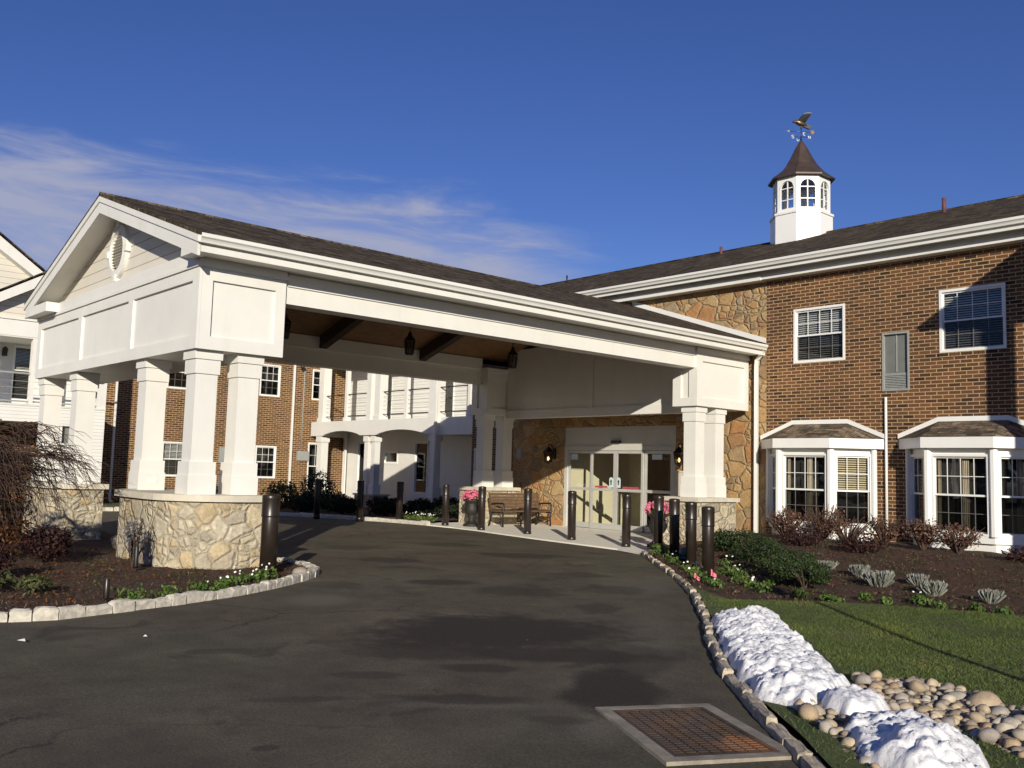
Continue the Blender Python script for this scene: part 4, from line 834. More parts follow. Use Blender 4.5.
for (x, w) in ((-34.6, .34), (-31.07, .25), (-30.58, .25), (-26.75, .28)):
    mb = MB(); y = 0.24
    for (h, a, b) in ((w / 2 + .05, 0.60, 0.95), (w / 2, 0.95, 2.62), (w / 2 + .04, 2.62, 2.868)): mb.box(x - h, x + h, -y - h, -y + h, a, b, FL)
    mb.build('column', 'white_paint', BAL)
for (a, b) in ((-35.0, -34.2), (-31.5, -30.15), (-27.2, -26.3)):
    mb = MB(); mb.box(a, b, -0.62, 0.06, 0.0, 0.53, FL); mb.build('stone_pedestal', 'stone_pier', BAL)
    mb = MB(); mb.box(a - .05, b + .05, -0.67, 0.11, 0.532, 0.598, FL); mb.build('cap_stone', 'limestone', BAL)
for (x, w) in ((-34.6, .36), (-32.8, .16), (-31.0, .30), (-30.35, .36), (-28.6, .16), (-26.75, .42), (-24.85, .14)):
    mb = MB(); mb.box(x - w / 2, x + w / 2, -0.24 - w / 2, -0.24 + w / 2, 3.461, 6.2, FL); mb.box(x - w / 2 - .03, x + w / 2 + .03, -0.27 - w / 2, -0.21 + w / 2, 3.4615, 3.62, FL); mb.build('upper_post', 'white_paint', BAL)
mb = MB(); mb.box(-35.2, -24.42, -1.78, 0.0, 6.2, 6.5, FL); mb.build('roof_beam', 'white_paint', BAL)
mb = MB()
for (a, b) in ((-34.42, -32.88), (-32.72, -31.15), (-30.17, -28.68), (-28.52, -26.96), (-26.54, -24.92)):
    mb.box(a, b, -0.26, -0.22, 4.53, 4.57, FL); mb.box(a, b, -0.255, -0.225, 3.66, 3.69, FL)
    for k in range(4): mb.box(a, b, -0.244, -0.236, 3.87 + k * .16, 3.878 + k * .16, FL)
mb.build('railing', 'black_metal', BAL)
downspout(BAL, -26.35, 19.9, 0.05, 6.2, foot=(0, -.15))
downspout(BAL, -34.9, 21.55, 0.05, 3.1)

# porch of the right-hand wing, outside the picture: it shades the brick by the second window
SIDE = thing('side_porch', 'gabled side porch of the right wing beyond the bay windows', 'porch', (-2.4, 16, 0))
mb = MB(); slab(mb, (-3.5, 15.5, 7.11), (4.5, 15.5, 7.11), (4.5, 19.85, 8.75), (-3.5, 19.85, 8.75), 0.10); mb.build('roof', 'shingle_along_x', SIDE)
mb = MB(); mb.box(-2.55, 4.3, 15.86, 16.12, 6.83, 7.09); mb.build('beam', 'white_paint', SIDE)
for x in (-2.39, 1.6):
    mb = MB(); mb.box(x - .13, x + .13, 15.87, 16.13, 0, 6.828); mb.build('post', 'white_paint', SIDE)
# ================================================================== entrance canopy
CAN = thing('entrance_canopy', 'white gabled drive-through canopy on paired square pillars', 'canopy', (-17.5, 12.5, 0))
XC, ZR, XE, XW, ZE = -17.40, 6.43, -12.86, -21.94, 4.93        # ridge and eaves
YF, YB = 5.33, 20.6
SL = (ZR - ZE) / (XE - XC)
mb = MB(); slab(mb, (XE, YF, ZE), (XE, YB, ZE), (XC, YB, ZR), (XC, YF, ZR), 0.05); slab(mb, (XW, YB, ZE), (XW, YF, ZE), (XC, YF, ZR), (XC, YB, ZR), 0.05)
mb.tube([(XC, YF, ZR - .01), (XC, YB, ZR - .01)], 0.045, 6); mb.build('roof', 'shingle_along_y', CAN)
FG = Fr((0, 5.36, 0), (1, 0, 0), (0, -1, 0))
# rakes: two stepped boards each side plus soffit
mb = MB()
for sg, xe in ((1, XE), (-1, XW)):
    def rake(top, bot, d0, d1, x_end):
        mb.extrude([(x_end, ZR - SL * abs(x_end - XC) - top), (XC, ZR - top), (XC, ZR - bot), (x_end, ZR - SL * abs(x_end - XC) - bot)], FG, d0, d1)
    rake(0.055, 0.155, -0.03, 0.035, xe + 0.0 * sg); rake(0.157, 0.36, -0.035, 0.01, xe + 0.06 * -sg)
    rake(0.20, 0.22, -0.46, -0.036, xe - 0.14 * sg)
mb.build('rake_board', 'white_paint', CAN)
# eave returns
mb = MB()
mb.box(-13.52, -12.932, 5.352, 5.585, 4.655, 4.79); mb.build('eave_return', 'white_paint', CAN)
mb = MB(); mb.box(-21.87, -20.35, 5.352, 5.585, 4.60, 4.79); mb.build('eave_return', 'white_paint', CAN)
mb = MB(); gz = 4.79; gx = (ZR - 0.2 - gz) / SL
mb.extrude([(XC - gx, gz), (XC + gx, gz), (XC, ZR - 0.2)], Fr((0, 5.82, 0), (1, 0, 0), (0, -1, 0)), -0.15, 0.0); mb.build('gable_wall', 'siding_beige', CAN)
# oval louvre
LX, LZ = -17.55, 5.45; mb = MB(); n = 40; ov = lambda a, b: [(LX + a * math.cos(2 * math.pi * i / n), LZ + b * math.sin(2 * math.pi * i / n)) for i in range(n)]
FV = Fr((0, 5.82, 0), (1, 0, 0), (0, -1, 0)); A, B = ov(0.48, 0.50), ov(0.35, 0.37)
for i in range(n):
    j = (i + 1) % n
    mb.quad(FV.pt(A[i][0], .07, A[i][1]), FV.pt(A[j][0], .07, A[j][1]), FV.pt(B[j][0], .09, B[j][1]), FV.pt(B[i][0], .09, B[i][1]))
    mb.quad(FV.pt(A[i][0], 0.001, A[i][1]), FV.pt(A[j][0], 0.001, A[j][1]), FV.pt(A[j][0], .07, A[j][1]), FV.pt(A[i][0], .07, A[i][1]))
    mb.quad(FV.pt(B[i][0], .002, B[i][1]), FV.pt(B[j][0], .002, B[j][1]), FV.pt(B[j][0], .09, B[j][1]), FV.pt(B[i][0], .09, B[i][1]))
for (x, z) in ((LX - .48, LZ), (LX + .48, LZ), (LX, LZ + .50), (LX, LZ - .50)): mb.box(x - .05, x + .05, 0.003, 0.095, z - .065, z + .065, FV)
lv = mb.build('louvre', 'white_paint', CAN)
mb = MB()
for k in range(12):
    z = LZ - .34 + k * 0.058; hw = 0.35 * math.sqrt(max(0, 1 - ((z + .02 - LZ) / 0.37) ** 2))
    if hw > .03: mb.hexa([FV.pt(u, d, zz) for zz, dd in ((z, .06), (z + .03, .015)) for u, d in ((LX - hw, dd), (LX + hw, dd), (LX + hw, dd - .012), (LX - hw, dd - .012))])
mb.build('slats', 'white_paint', lv)
# front panelled box
BX0, BX1, BY0, BY1, BZ0, BZ1 = -21.74, -13.38, 5.60, 7.03, 3.30, 4.54
def panel_box(x0, x1, y0, y1, z0, z1, fronts, sides, name, rear=False):
    t = 0.045; mb = MB(); mb.box(x0 + t, x1 - t, y0 + t, y1 - t, z0 + 0.004, z1)
    Fs = Fr((0, y0 + t, 0), (1, 0, 0), (0, -1, 0)); zb, zt = z0 + 0.20, z1 - 0.19
    def face(F, u0, u1, n, mid, edge):
        mb.box(u0, u1, 0.001, t, z0, zb, F); mb.box(u0, u1, 0.001, t, zt, z1, F)
        w = (u1 - u0)
        for k in range(n + 1):
            if k == 0: a, b = u0, u0 + edge
            elif k == n: a, b = u1 - edge, u1
            else: c = u0 + edge / 2 + (w - edge) * k / n; a, b = c - mid / 2, c + mid / 2
            mb.box(a, b, 0.0015, t, zb, zt, F)
    face(Fs, x0, x1, fronts, 0.22, 0.24)
    face(Fr((x1 - t, 0, 0), (0, 1, 0), (1, 0, 0)), y0 + t + .001, y1, sides, 0.2, 0.17)
    face(Fr((x0 + t, 0, 0), (0, 1, 0), (-1, 0, 0)), y0 + t + .001, y1, sides, 0.2, 0.17)
    return mb.build(name, 'white_paint', CAN)
panel_box(BX0, BX1, BY0, BY1, BZ0, BZ1, 3, 1, 'front_box')
mb = MB(); mb.box(BX0 - .03, BX1 + .03, BY0 - .03, BY1 + .03, 4.542, 4.60); mb.box(BX0 - .012, BX1 + .012, BY0 - .012, BY1 + .012, 4.601, 4.79); mb.build('cornice', 'white_paint', CAN)
# far boxes by the wall, and the cross wall between them
panel_box(-14.10, -13.38, 17.76, 19.86, 3.28, 4.54, 1, 1, 'rear_box'); panel_box(-21.74, -21.02, 17.76, 19.86, 3.28, 4.54, 1, 1, 'rear_box')
mb = MB(); mb.box(-14.13, -13.35, 17.73, 19.88, 4.542, 4.60); mb.box(-14.11, -13.365, 17.75, 19.88, 4.601, 4.67); mb.build('cornice', 'white_paint', CAN)
mb = MB(); mb.box(-21.77, -20.99, 17.73, 19.88, 4.542, 4.67); mb.build('cornice', 'white_paint', CAN)
mb = MB(); mb.box(-21.02, -14.10, 18.55, 18.85, 3.19, 5.25); mb.box(-21.02, -14.10, 18.52, 18.549, 3.19, 3.42); mb.box(-17.66, -17.46, 18.52, 18.549, 3.42, 5.2); mb.build('cross_wall', 'white_paint', CAN)
# side beams
mb = MB(); mb.box(-13.80, -13.44, BY1 - .02, 17.8, 4.18, 4.66); mb.box(-13.83, -13.41, BY1 + .05, 17.72, 4.46, 4.66); mb.build('side_beam', 'white_paint', CAN)
mb = MB(); mb.box(-21.70, -21.32, BY1 - .02, 17.8, 4.20, 4.66); mb.box(-21.73, -21.24, BY1 + .05, 17.72, 4.63, 4.95); mb.build('side_beam', 'white_paint', CAN)
# eaves: soffit, fascia, gutter
mb = MB(); mb.box(-13.42, -12.94, 5.60, 19.9, 4.68, 4.70); mb.build('soffit', 'white_paint', CAN)
mb = MB(); mb.box(-21.86, -21.70, 5.60, 19.9, 4.68, 4.70); mb.build('soffit', 'white_paint', CAN)
mb = MB(); mb.box(-12.96, -12.93, 5.587, 19.9, 4.655, 4.86); mb.build('fascia', 'white_paint', CAN)
mb = MB(); mb.box(-21.87, -21.84, 5.587, 19.9, 4.655, 4.86); mb.build('fascia', 'white_paint', CAN)
mb = MB(); mb.box(-13.50, -13.42, 5.72, 19.86, 4.672, 4.79); mb.build('bed_mould', 'white_paint', CAN)
mb = MB(); mb.sweep(KG, [(-12.93, 5.36, 4.775), (-12.93, 19.85, 4.775)]); mb.build('gutter', 'gutter_white', CAN)
mb = MB(); mb.sweep(KG, [(-21.87, 19.85, 4.775), (-21.87, 5.36, 4.775)]); mb.build('gutter', 'gutter_white', CAN)
mb = MB()
for a, b, s_ in ((-12.99, -17.36, 1),):
    mb.extrude([(XE - .1, ZE + .045), (XC + .05, ZR + .0), (XC + .05, ZR + .13), (XE - .1, ZE + .175)], FB, 0.015, 0.04)
mb.build('wall_flashing', 'pvc_white', CAN)
mb = MB(); mb.tube([(-12.90, 19.75, 4.86), (-12.98, 19.85, 4.70), (-13.16, 19.90, 4.55), (-13.18, 19.91, 4.40), (-13.18, 19.91, 0.30), (-13.12, 19.80, 0.14)], 0.062, 4, smooth=False); mb.build('downspout', 'gutter_white', CAN)
# vaulted plank ceiling, rafters, white inner gable
mb = MB()
for sg in (1, -1):
    xe = XC + sg * 3.95; z0 = ZR - 0.16; ze = z0 - SL * 3.95
    slab(mb, (xe, 7.0, ze), (xe, 19.8, ze), (XC, 19.8, z0), (XC, 7.0, z0), 0.02 * sg)
mb.build('plank_ceiling', 'ceiling_wood', CAN)
for y in (9.1, 12.3, 15.5):
    mb = MB(); Fy = Fr((0, y, 0), (1, 0, 0), (0, -1, 0))
    for sg in (1, -1):
        xe = XC + sg * 3.9; z0 = ZR - 0.185; ze = z0 - SL * 3.9
        mb.extrude([(xe, ze), (XC + sg * .001, z0), (XC + sg * .001, z0 - .32), (xe, ze - .32)], Fy, -0.11, 0.11)
    mb.build('rafter', 'dark_wood', CAN)
# pillars
def pillar(cx, cy, zt, zb=1.13):
    mb = MB()
    for (h, a, b) in ((0.222, zb, 1.42), (0.208, 1.42, 1.62), (0.172, 1.62, zt - 0.36), (0.196, zt - 0.36, zt - 0.14), (0.220, zt - 0.14, zt)): mb.box(cx - h, cx + h, cy - h, cy + h, a, b)
    return mb.build('pillar', 'white_paint', CAN)
for (x, y) in ((-13.70, 5.87), (-13.70, 6.55), (-15.76, 5.90)):
    pillar(x, y, 3.302)
mir = lambda x: -35.12 - x
for (x, y) in ((mir(-13.70), 5.87), (mir(-13.70), 6.55), (mir(-15.76), 5.90)): pillar(x, y, 3.302)
for (x, y) in ((-13.68, 18.06), (-13.68, 18.84), (-21.44, 18.06), (-21.44, 18.84)): pillar(x, y, 3.282)
mb = MB(); mb.box(-15.539, -15.53, 5.86, 5.99, 1.24, 1.33); mb.box(-15.5295, -15.526, 5.87, 5.915, 1.255, 1.315); mb.box(-15.5295, -15.526, 5.935, 5.98, 1.255, 1.315); mb.build('outlet_cover', 'pvc_white', CAN)
# stone pedestals with limestone caps
def arc2(cx, cy, r, a0, a1, n=8): return [(cx + r * math.cos(R(a0 + (a1 - a0) * i / n)), cy + r * math.sin(R(a0 + (a1 - a0) * i / n))) for i in range(n + 1)]
def ped(poly, capp, mirror=False, z=1.03, zc=1.13):
    if mirror: poly = [(mir(x), y) for x, y in poly][::-1]; capp = [(mir(x), y) for x, y in capp][::-1]
    mb = MB(); mb.prism(poly, -0.02, z); p = mb.build('stone_pedestal', 'stone_pier', CAN, recalc=True)
    mb = MB(); mb.prism(capp, z + .002, zc - 0.012); mb.prism([(x, y) for x, y in capp], zc - 0.0118, zc - .0005); mb.build('cap_stone', 'limestone', p, recalc=True)
body = [(-15.58, 5.42), (-14.35, 5.40)] + arc2(-14.2, 6.42, 1.02, -90, 0)[1:] + [(-13.18, 6.78), (-14.1, 6.78), (-14.1, 6.30), (-16.1, 6.30), (-16.1, 5.7)]
capp = [(-15.64, 5.35), (-14.35, 5.33)] + arc2(-14.2, 6.42, 1.09, -90, 0)[1:] + [(-13.11, 6.85), (-14.17, 6.85), (-14.17, 6.37), (-16.17, 6.37), (-16.17, 5.66)]
ped(body, capp); ped(body, capp, True)
def rect(x0, x1, y0, y1): return [(x0, y0), (x1, y0), (x1, y1), (x0, y1)]
ped(rect(-14.33, -13.24, 17.62, 19.15), rect(-14.42, -13.17, 17.55, 19.22)); ped(rect(-22.0, -21.1, 17.62, 19.15), rect(-22.07, -21.03, 17.55, 19.22))
# ================================================================== bollards
GB = 'brown bollards round the entrance'
def bollard_proto():
    t = thing('bollard', 'brown bollard', 'bollard', (0, 0, 0), 0, GB)
    mb = MB(); r = 0.118; mb.lathe([(r, -0.05), (r, 0.94), (r - .002, 0.945)], n=28); mb.build('post', 'bronze', t)
    mb = MB(); r2 = 0.130
    mb.lathe([(r2 - .006, 0.84), (r2, 0.848), (r2, 0.865), (r2 - .004, 0.875), (r2 - .004, 1.085), (r2 - .001, 1.095), (r2 - .001, 1.135), (r2 - .012, 1.15), (0.06, 1.162), (0.0, 1.164)], n=28); mb.build('sleeve', 'bronze', t)
    mb = MB(); mb.lathe([(0.124, -0.04), (0.124, 0.06), (0.119, 0.065)], n=28); mb.build('collar', 'bronze', t)
    return t
BP = bollard_proto()
bol = [((-12.15, 6.325, .03), 'brown bollard standing against the curved stone pedestal near the island kerb'),
       ((-21.15, 16.45, .03), 'brown bollard on the far side of the flower urn, by the balcony bed'),
       ((-19.25, 16.2, .03), 'brown bollard right beside the flower urn, at the near end of the bench'),
       ((-17.65, 16.4, .03), 'brown bollard standing in front of the wooden bench'),
       ((-15.72, 16.05, .03), 'brown bollard in front of the left glass door panels'),
       ((-13.75, 15.75, .03), 'brown bollard in front of the right glass door panels'),
       ((-12.2, 14.95, .05), 'brown bollard nearest the door in the bed, partly hiding the right flower urn'),
       ((-11.3, 14.35, .02), 'brown bollard in the bed at the left edge of the right stone pedestal'),
       ((-10.4, 13.68, .0), 'brown bollard in front of the right stone pedestal, second from the lawn'),
       ((-9.12, 12.44, -.02), 'brown bollard closest to the lawn, beside the pink flag'),
       ((-25.2, 14.65, .06), 'dark bollard in deep shade, farthest left below the brick wing'),
       ((-23.75, 15.25, .06), 'dark bollard in shade before the left balcony columns'),
       ((-23.0, 16.15, .06), 'shaded bollard before the white recess wall, its foot catching the sun')]
for i, (p, lab) in enumerate(bol):
    if i == 0: BP.location = p; BP['label'] = lab
    else:
        d = dup(BP, p, rnd.uniform(0, 6), (.82, .82, 1.0), lab); d.rotation_euler = (rnd.uniform(-.012, .012), rnd.uniform(-.012, .012), d.rotation_euler.z)
bpy.context.view_layer.update()

# ================================================================== bench (faces the door, its back to the far pillars)
B = thing('bench', 'slatted wooden bench with dark metal arms between two bollards', 'bench', (-20.25, 18.55, 0.03))
Bx, By = -20.25, 18.55; L0, L1 = By - 1.0, By + 1.0
mb = MB()
for k in range(6): x = Bx - 0.20 + k * 0.088; mb.box(x, x + 0.072, L0, L1, 0.455, 0.485)
mb.build('seat', 'bench_wood', B)
mb = MB()
for k in range(5):
    z = 0.55 + k * 0.088; x = Bx - 0.235 - k * 0.022; mb.hexa([(x, L0, z), (x + .025, L0, z), (x + .025, L1, z), (x, L1, z), (x - .018, L0, z + .075), (x + .007, L0, z + .075), (x + .007, L1, z + .075), (x - .018, L1, z + .075)])
mb.build('backrest', 'bench_wood', B)
for y in (L0 + .06, L1 - .06):
    mb = MB(); mb.tube([(Bx + .27, y, .03), (Bx + .25, y, .30), (Bx + .27, y, .46), (Bx + .29, y, .66), (Bx + .24, y, .70), (Bx - .05, y, .69), (Bx - .28, y, .66)], .026, 8); mb.build('arm', 'black_metal', B)
    mb = MB(); mb.tube([(Bx - .36, y, .03), (Bx - .24, y, .35), (Bx - .25, y, .55), (Bx - .37, y, .99)], .026, 8); mb.tube([(Bx + .25, y, .43), (Bx - .24, y, .43)], .02, 6); mb.build('leg', 'black_metal', B)
    mb = MB(); mb.tube([(Bx + .25, y, .20), (Bx, y, .12), (Bx - .30, y, .20)], .015, 6); mb.build('stretcher', 'black_metal', B)
mb = MB(); mb.tube([(Bx, By, .03), (Bx, By, .44)], .022, 8); mb.tube([(Bx - .24, By, .43), (Bx + .25, By, .43)], .02, 6); mb.build('leg', 'black_metal', B)

# ================================================================== flower urns
def urn(loc, label, seed, sc=1.0):
    t = thing('flower_urn', label, 'urn', loc, 0, 'flower urns by the entrance'); x, y, z = loc
    mb = MB(); P = [(0.24, 0), (0.24, 0.06), (0.17, 0.09), (0.10, 0.16), (0.085, 0.22), (0.12, 0.26), (0.10, 0.29), (0.16, 0.35), (0.205, 0.44), (0.20, 0.52), (0.165, 0.62), (0.18, 0.68), (0.255, 0.715), (0.255, 0.735), (0.22, 0.74)]
    mb.lathe([(r * sc, h * sc) for r, h in P], loc, 22); mb.build('urn', 'urn_iron', t)
    for s_ in (-1, 1):
        mb = MB(); mb.tube([(x + s_ * .195 * sc, y, z + .42 * sc), (x + s_ * .27 * sc, y, z + .47 * sc), (x + s_ * .27 * sc, y, z + .60 * sc), (x + s_ * .17 * sc, y, z + .64 * sc)], .016, 6); mb.build('handle', 'urn_iron', t)
    mb = MB(); leaf_cloud(mb, (x, y, z + .78 * sc), (.28 * sc, .28 * sc, .12 * sc), 260, .08, seed, .5, zmin=z + .70 * sc); mb.build('foliage', 'pansy_leaf', t)
    mb = MB(); rg = random.Random(seed)
    for k in range(60):
        d = Vector((rg.gauss(0, 1), rg.gauss(0, 1), abs(rg.gauss(0, 1)) * .9)).normalized(); c = Vector((x, y, z + .80 * sc)) + Vector((d.x * .27, d.y * .27, d.z * .21)) * sc
        for q in range(9):
            a = Vector((rg.gauss(0, 1), rg.gauss(0, 1), rg.gauss(0, 1))).normalized(); e = a.orthogonal().normalized(); f2 = a.cross(e); h = 0.034 * sc
            cc = c + Vector((rg.gauss(0, .02), rg.gauss(0, .02), rg.gauss(0, .02))); mb.quad(cc - e * h, cc + f2 * h, cc + e * h, cc - f2 * h)
    mb.build('blossoms', 'pink_petal', t)
urn((-20.62, 16.98, 0.03), 'dark pedestal urn of pink mums to the left of the bench', 11)
urn((-13.35, 16.35, 0.03), 'dark pedestal urn of pink mums behind the bollards by the right door panel', 12, 0.98)

# ================================================================== lanterns
def hang(y, label):
    t = thing('hanging_lantern', label, 'lantern', (XC, y, 5.7), 0, 'black lanterns hung below the canopy ceiling'); z = 4.20
    mb = MB(); mb.tube([(XC, y, z + .55), (XC, y, 5.95)], .012, 6); mb.build('chain', 'black_metal', t)
    mb = MB(); r = math.pi / 4
    mb.lathe([(0.025, .54), (0.04, .51), (0.055, .45), (0.135, .36), (0.14, .34), (0.125, .335)], (XC, y, z), 8, smooth=False); mb.lathe([(0.09, 0), (0.10, .02), (0.10, .035)], (XC, y, z), 8, smooth=False)
    for k in range(8):
        a = k * math.pi / 4; mb.tube([(XC + .094 * math.cos(a), y + .094 * math.sin(a), z + .03), (XC + .12 * math.cos(a), y + .12 * math.sin(a), z + .34)], .009, 4)
    fr = mb.build('frame', 'black_metal', t)
    mb = MB(); mb.lathe([(0.089, .035), (0.114, .335)], (XC, y, z), 8, smooth=False); mb.f = mb.f[:-2]; mb.sm = mb.sm[:-2]; mb.build('pane', 'lantern_glass', t)
    mb = MB(); mb.tube([(XC, y, z + .03), (XC, y, z + .16)], .013, 6); mb.build('candle', 'white_petal', t)
hang(9.15, 'black hanging lantern half hidden behind the front panelled box'); hang(12.32, 'black hanging lantern between the two dark rafters'); hang(15.5, 'black hanging lantern nearest the entrance wall')
def wlamp(x, z, label, lit):
    t = thing('wall_lantern', label, 'lantern', (x, 20, z), 0, 'wall lanterns either side of the doors'); y = 19.72
    mb = MB(); mb.box(x - .06, x + .06, 19.95, 19.995, z + .1, z + .42); mb.tube([(x, 19.96, z + .3), (x, 19.84, z + .52), (x, y, z + .54), (x, y, z + .42)], .016, 6); mb.build('bracket', 'black_metal', t)
    mb = MB(); mb.lathe([(0.02, .46), (0.06, .42), (0.17, .30), (0.175, .28), (0.15, .275)], (x, y, z), 6, smooth=False); mb.lathe([(0.02, -.06), (0.07, -.02), (0.12, 0), (0.12, .02)], (x, y, z), 6, smooth=False)
    for k in range(6):
        a = k * math.pi / 3; mb.tube([(x + .112 * math.cos(a), y + .112 * math.sin(a), z + .01), (x + .145 * math.cos(a), y + .145 * math.sin(a), z + .28)], .010, 4)
    mb.build('frame', 'black_metal', t)
    mb = MB(); mb.lathe([(0.105, .02), (0.138, .275)], (x, y, z), 6, smooth=False); mb.f = mb.f[:-2]; mb.sm = mb.sm[:-2]; mb.build('pane', 'lantern_glass', t)
    mb = MB(); mb.lathe([(0.012, .05), (0.03, .08), (0.035, .11), (0.02, .15), (0.004, .17)], (x, y, z), 8); mb.build('bulb', 'lit_bulb', t)
wlamp(-20.38, 1.93, 'black wall lantern with a lit bulb on the stone left of the doors', True)
wlamp(-15.42, 1.93, 'black wall lantern right of the doors, mostly hidden by the white pillars', True)
mb = MB(); mb.box(-22.05, -21.85, 19.93, 19.99, 2.05, 2.35); mb.box(-22.02, -21.88, 19.925, 19.929, 2.08, 2.32); tag(mb.build('wall_box', 'meter_grey', org=(-21.95, 19.98, 2.2)), 'small grey box fixed to the shaded stone wall near the far pillars', 'box')
# timber post beside the right door lamp
mb = MB(); mb.box(-15.62, -15.42, 19.80, 19.99, 0.03, 1.72); mb.box(-15.64, -15.40, 19.78, 19.992, 1.722, 1.76); tag(mb.build('door_post', 'limestone', org=(-15.5, 19.9, .03)), 'pale stone post below the right wall lantern', 'post')

# ================================================================== weathervane
W = thing('weathervane', 'eagle weathervane with arrow on top of the cupola', 'weathervane', (CX, CY, 11.84)); zc = 11.84; W.scale = (.64, .64, .64)
mb = MB(); mb.tube([(CX, CY, zc - .05), (CX, CY, zc + .66)], .016, 6); mb.lathe([(0.02, .05), (0.05, .09), (0.02, .13)], (CX, CY, zc), 8); mb.build('rod', 'black_metal', W)
ax_ = Vector((0.62, 0.78, 0)).normalized(); pe = Vector((ax_.y, -ax_.x, 0)); Oc = Vector((CX, CY, zc))
mb = MB(); mb.tube([Oc + ax_ * -.55 + Vector((0, 0, .46)), Oc + ax_ * .50 + Vector((0, 0, .46))], .015, 6)
Fa = Fr(Oc, ax_, pe); mb.extrude([(.42, .46), (.55, .57), (.66, .46), (.55, .35)], Fa, -.01, .01); mb.extrude([(-.72, .46), (-.55, .52), (-.55, .40)], Fa, -.01, .01); mb.build('arrow', 'gold', W)
mb = MB(); mb.tube([Oc + ax_ * -.34 + Vector((0, 0, .2)), Oc + ax_ * .34 + Vector((0, 0, .2))], .012, 6); mb.tube([Oc + pe * -.34 + Vector((0, 0, .2)), Oc + pe * .34 + Vector((0, 0, .2))], .012, 6); mb.build('cross_arms', 'black_metal', W)
def letter(shape, c):
    mb = MB()
    for p, q in shape: mb.tube([c + ax_ * p[0] + Vector((0, 0, p[1])), c + ax_ * q[0] + Vector((0, 0, q[1]))], .012, 5)
    mb.build('letter', 'white_petal', W)
letter([((-.05, -.07), (-.05, .07)), ((-.05, .07), (.05, -.07)), ((.05, -.07), (.05, .07))], Oc + ax_ * .40 + Vector((0, 0, .2)))
letter([((.05, .07), (-.05, .07)), ((-.05, .07), (-.05, 0)), ((-.05, 0), (.05, 0)), ((.05, 0), (.05, -.07)), ((.05, -.07), (-.05, -.07))], Oc - ax_ * .40 + Vector((0, 0, .2)))
letter([((-.05, -.07), (-.05, .07)), ((-.05, .07), (.05, .07)), ((-.05, 0), (.03, 0)), ((-.05, -.07), (.05, -.07))], Oc + pe * .40 + Vector((0, 0, .2)))
letter([((-.06, .07), (-.03, -.07)), ((-.03, -.07), (0, .03)), ((0, .03), (.03, -.07)), ((.03, -.07), (.06, .07))], Oc - pe * .40 + Vector((0, 0, .2)))
E_ = Oc + Vector((0, 0, .86))                                     # eagle: body, head and tail in one, wings lifted
mb = MB(); mb.tube([E_ + ax_ * .34 + Vector((0, 0, -.14)), E_ + ax_ * .18 + Vector((0, 0, -.07)), E_ + ax_ * -.02, E_ + ax_ * -.18 + Vector((0, 0, .06)), E_ + ax_ * -.28 + Vector((0, 0, .09)), E_ + ax_ * -.37 + Vector((0, 0, .06)), E_ + ax_ * -.43 + Vector((0, 0, .02))], [.03, .09, .13, .12, .075, .055, .012], 10); mb.tube([E_ + Vector((0, 0, -.08)), Oc + Vector((0, 0, .62))], .035, 6); mb.build('eagle', 'gold', W)
mb = MB(); mb.extrude([(.14, .02), (.44, -.08), (.50, -.18), (.38, -.26), (.10, -.16)], Fr(E_, ax_, pe), -.05, .05); mb.build('tail', 'black_metal', W)
for s_ in (-1, 1):
    mb = MB(); w = [(-.16, 0, .05), (-.06, .10, .24), (.06, .17, .40), (.26, .22, .46), (.42, .24, .42), (.36, .18, .30), (.26, .10, .15), (.16, 0, .0)]
    P = [E_ + ax_ * u + pe * (s_ * v) + Vector((0, 0, z)) for u, v, z in w]; k = len(P); th = Vector((0, 0, .03)); i = len(mb.v); mb.v += [tuple(p) for p in P] + [tuple(p + th) for p in P]
    mb.f += [tuple(range(i + k - 1, i - 1, -1)), tuple(range(i + k, i + 2 * k))]; mb.sm += [False, False]
    for q in range(k): mb.f.append((i + q, i + (q + 1) % k, i + k + (q + 1) % k, i + k + q)); mb.sm.append(False)
    mb.build('wing', 'black_metal', W)

# ================================================================== drain in the drive
D = thing('drain_grate', 'rusty slotted drain grate in a worn concrete frame', 'drain', (-3.7, 5.0, 0)); c0 = Vector((-4.46, 4.82, 0)); e1 = Vector((.47, .883, 0)).normalized(); e2 = Vector((e1.y, -e1.x, 0))
FDn = lambda a, b, z: c0 + e1 * a + e2 * b + Vector((0, 0, z))
class FD_:
    def pt(s, u, d, z): return FDn(u, d, z)
FDr = FD_(); Wd, Ld = 0.84, 1.22
mb = MB(); mb.box(0, Wd, 0, .085, -.1, .017, FDr); mb.box(0, Wd, Ld - .085, Ld, -.1, .017, FDr); mb.box(0, .085, .085, Ld - .085, -.1, .0175, FDr); mb.box(Wd - .085, Wd, .085, Ld - .085, -.1, .0175, FDr); mb.build('frame', 'old_concrete', D)
mb = MB(); mb.box(.085, Wd - .085, .085, Ld - .085, -.11, -.055, FDr); mb.build('pit', 'interior_dark', D)
mb = MB(); iw, il = Wd - .17, Ld - .17; bars(mb, type('F', (), {'pt': lambda s, u, d, z: FDn(.0865 + u, .0865 + z, d)})(), 0, iw - .003, 0, il - .003, -.05, .016, .028)
nx = 8; pw = (iw - .06) / nx
for k in range(nx):
    u = .115 + pw * k
    for q in range(22):
        d = .113 + (il - .06) * q / 22; mb.box(u + .006, u + pw - .006, d + .005, d + (il - .06) / 22 - .010, -.03, .0125, FDr)
    mb.box(u + .02, u + pw - .02, .112, Ld - .112, -.04, .008, FDr)
mb.build('grate', 'rust_grate', D)

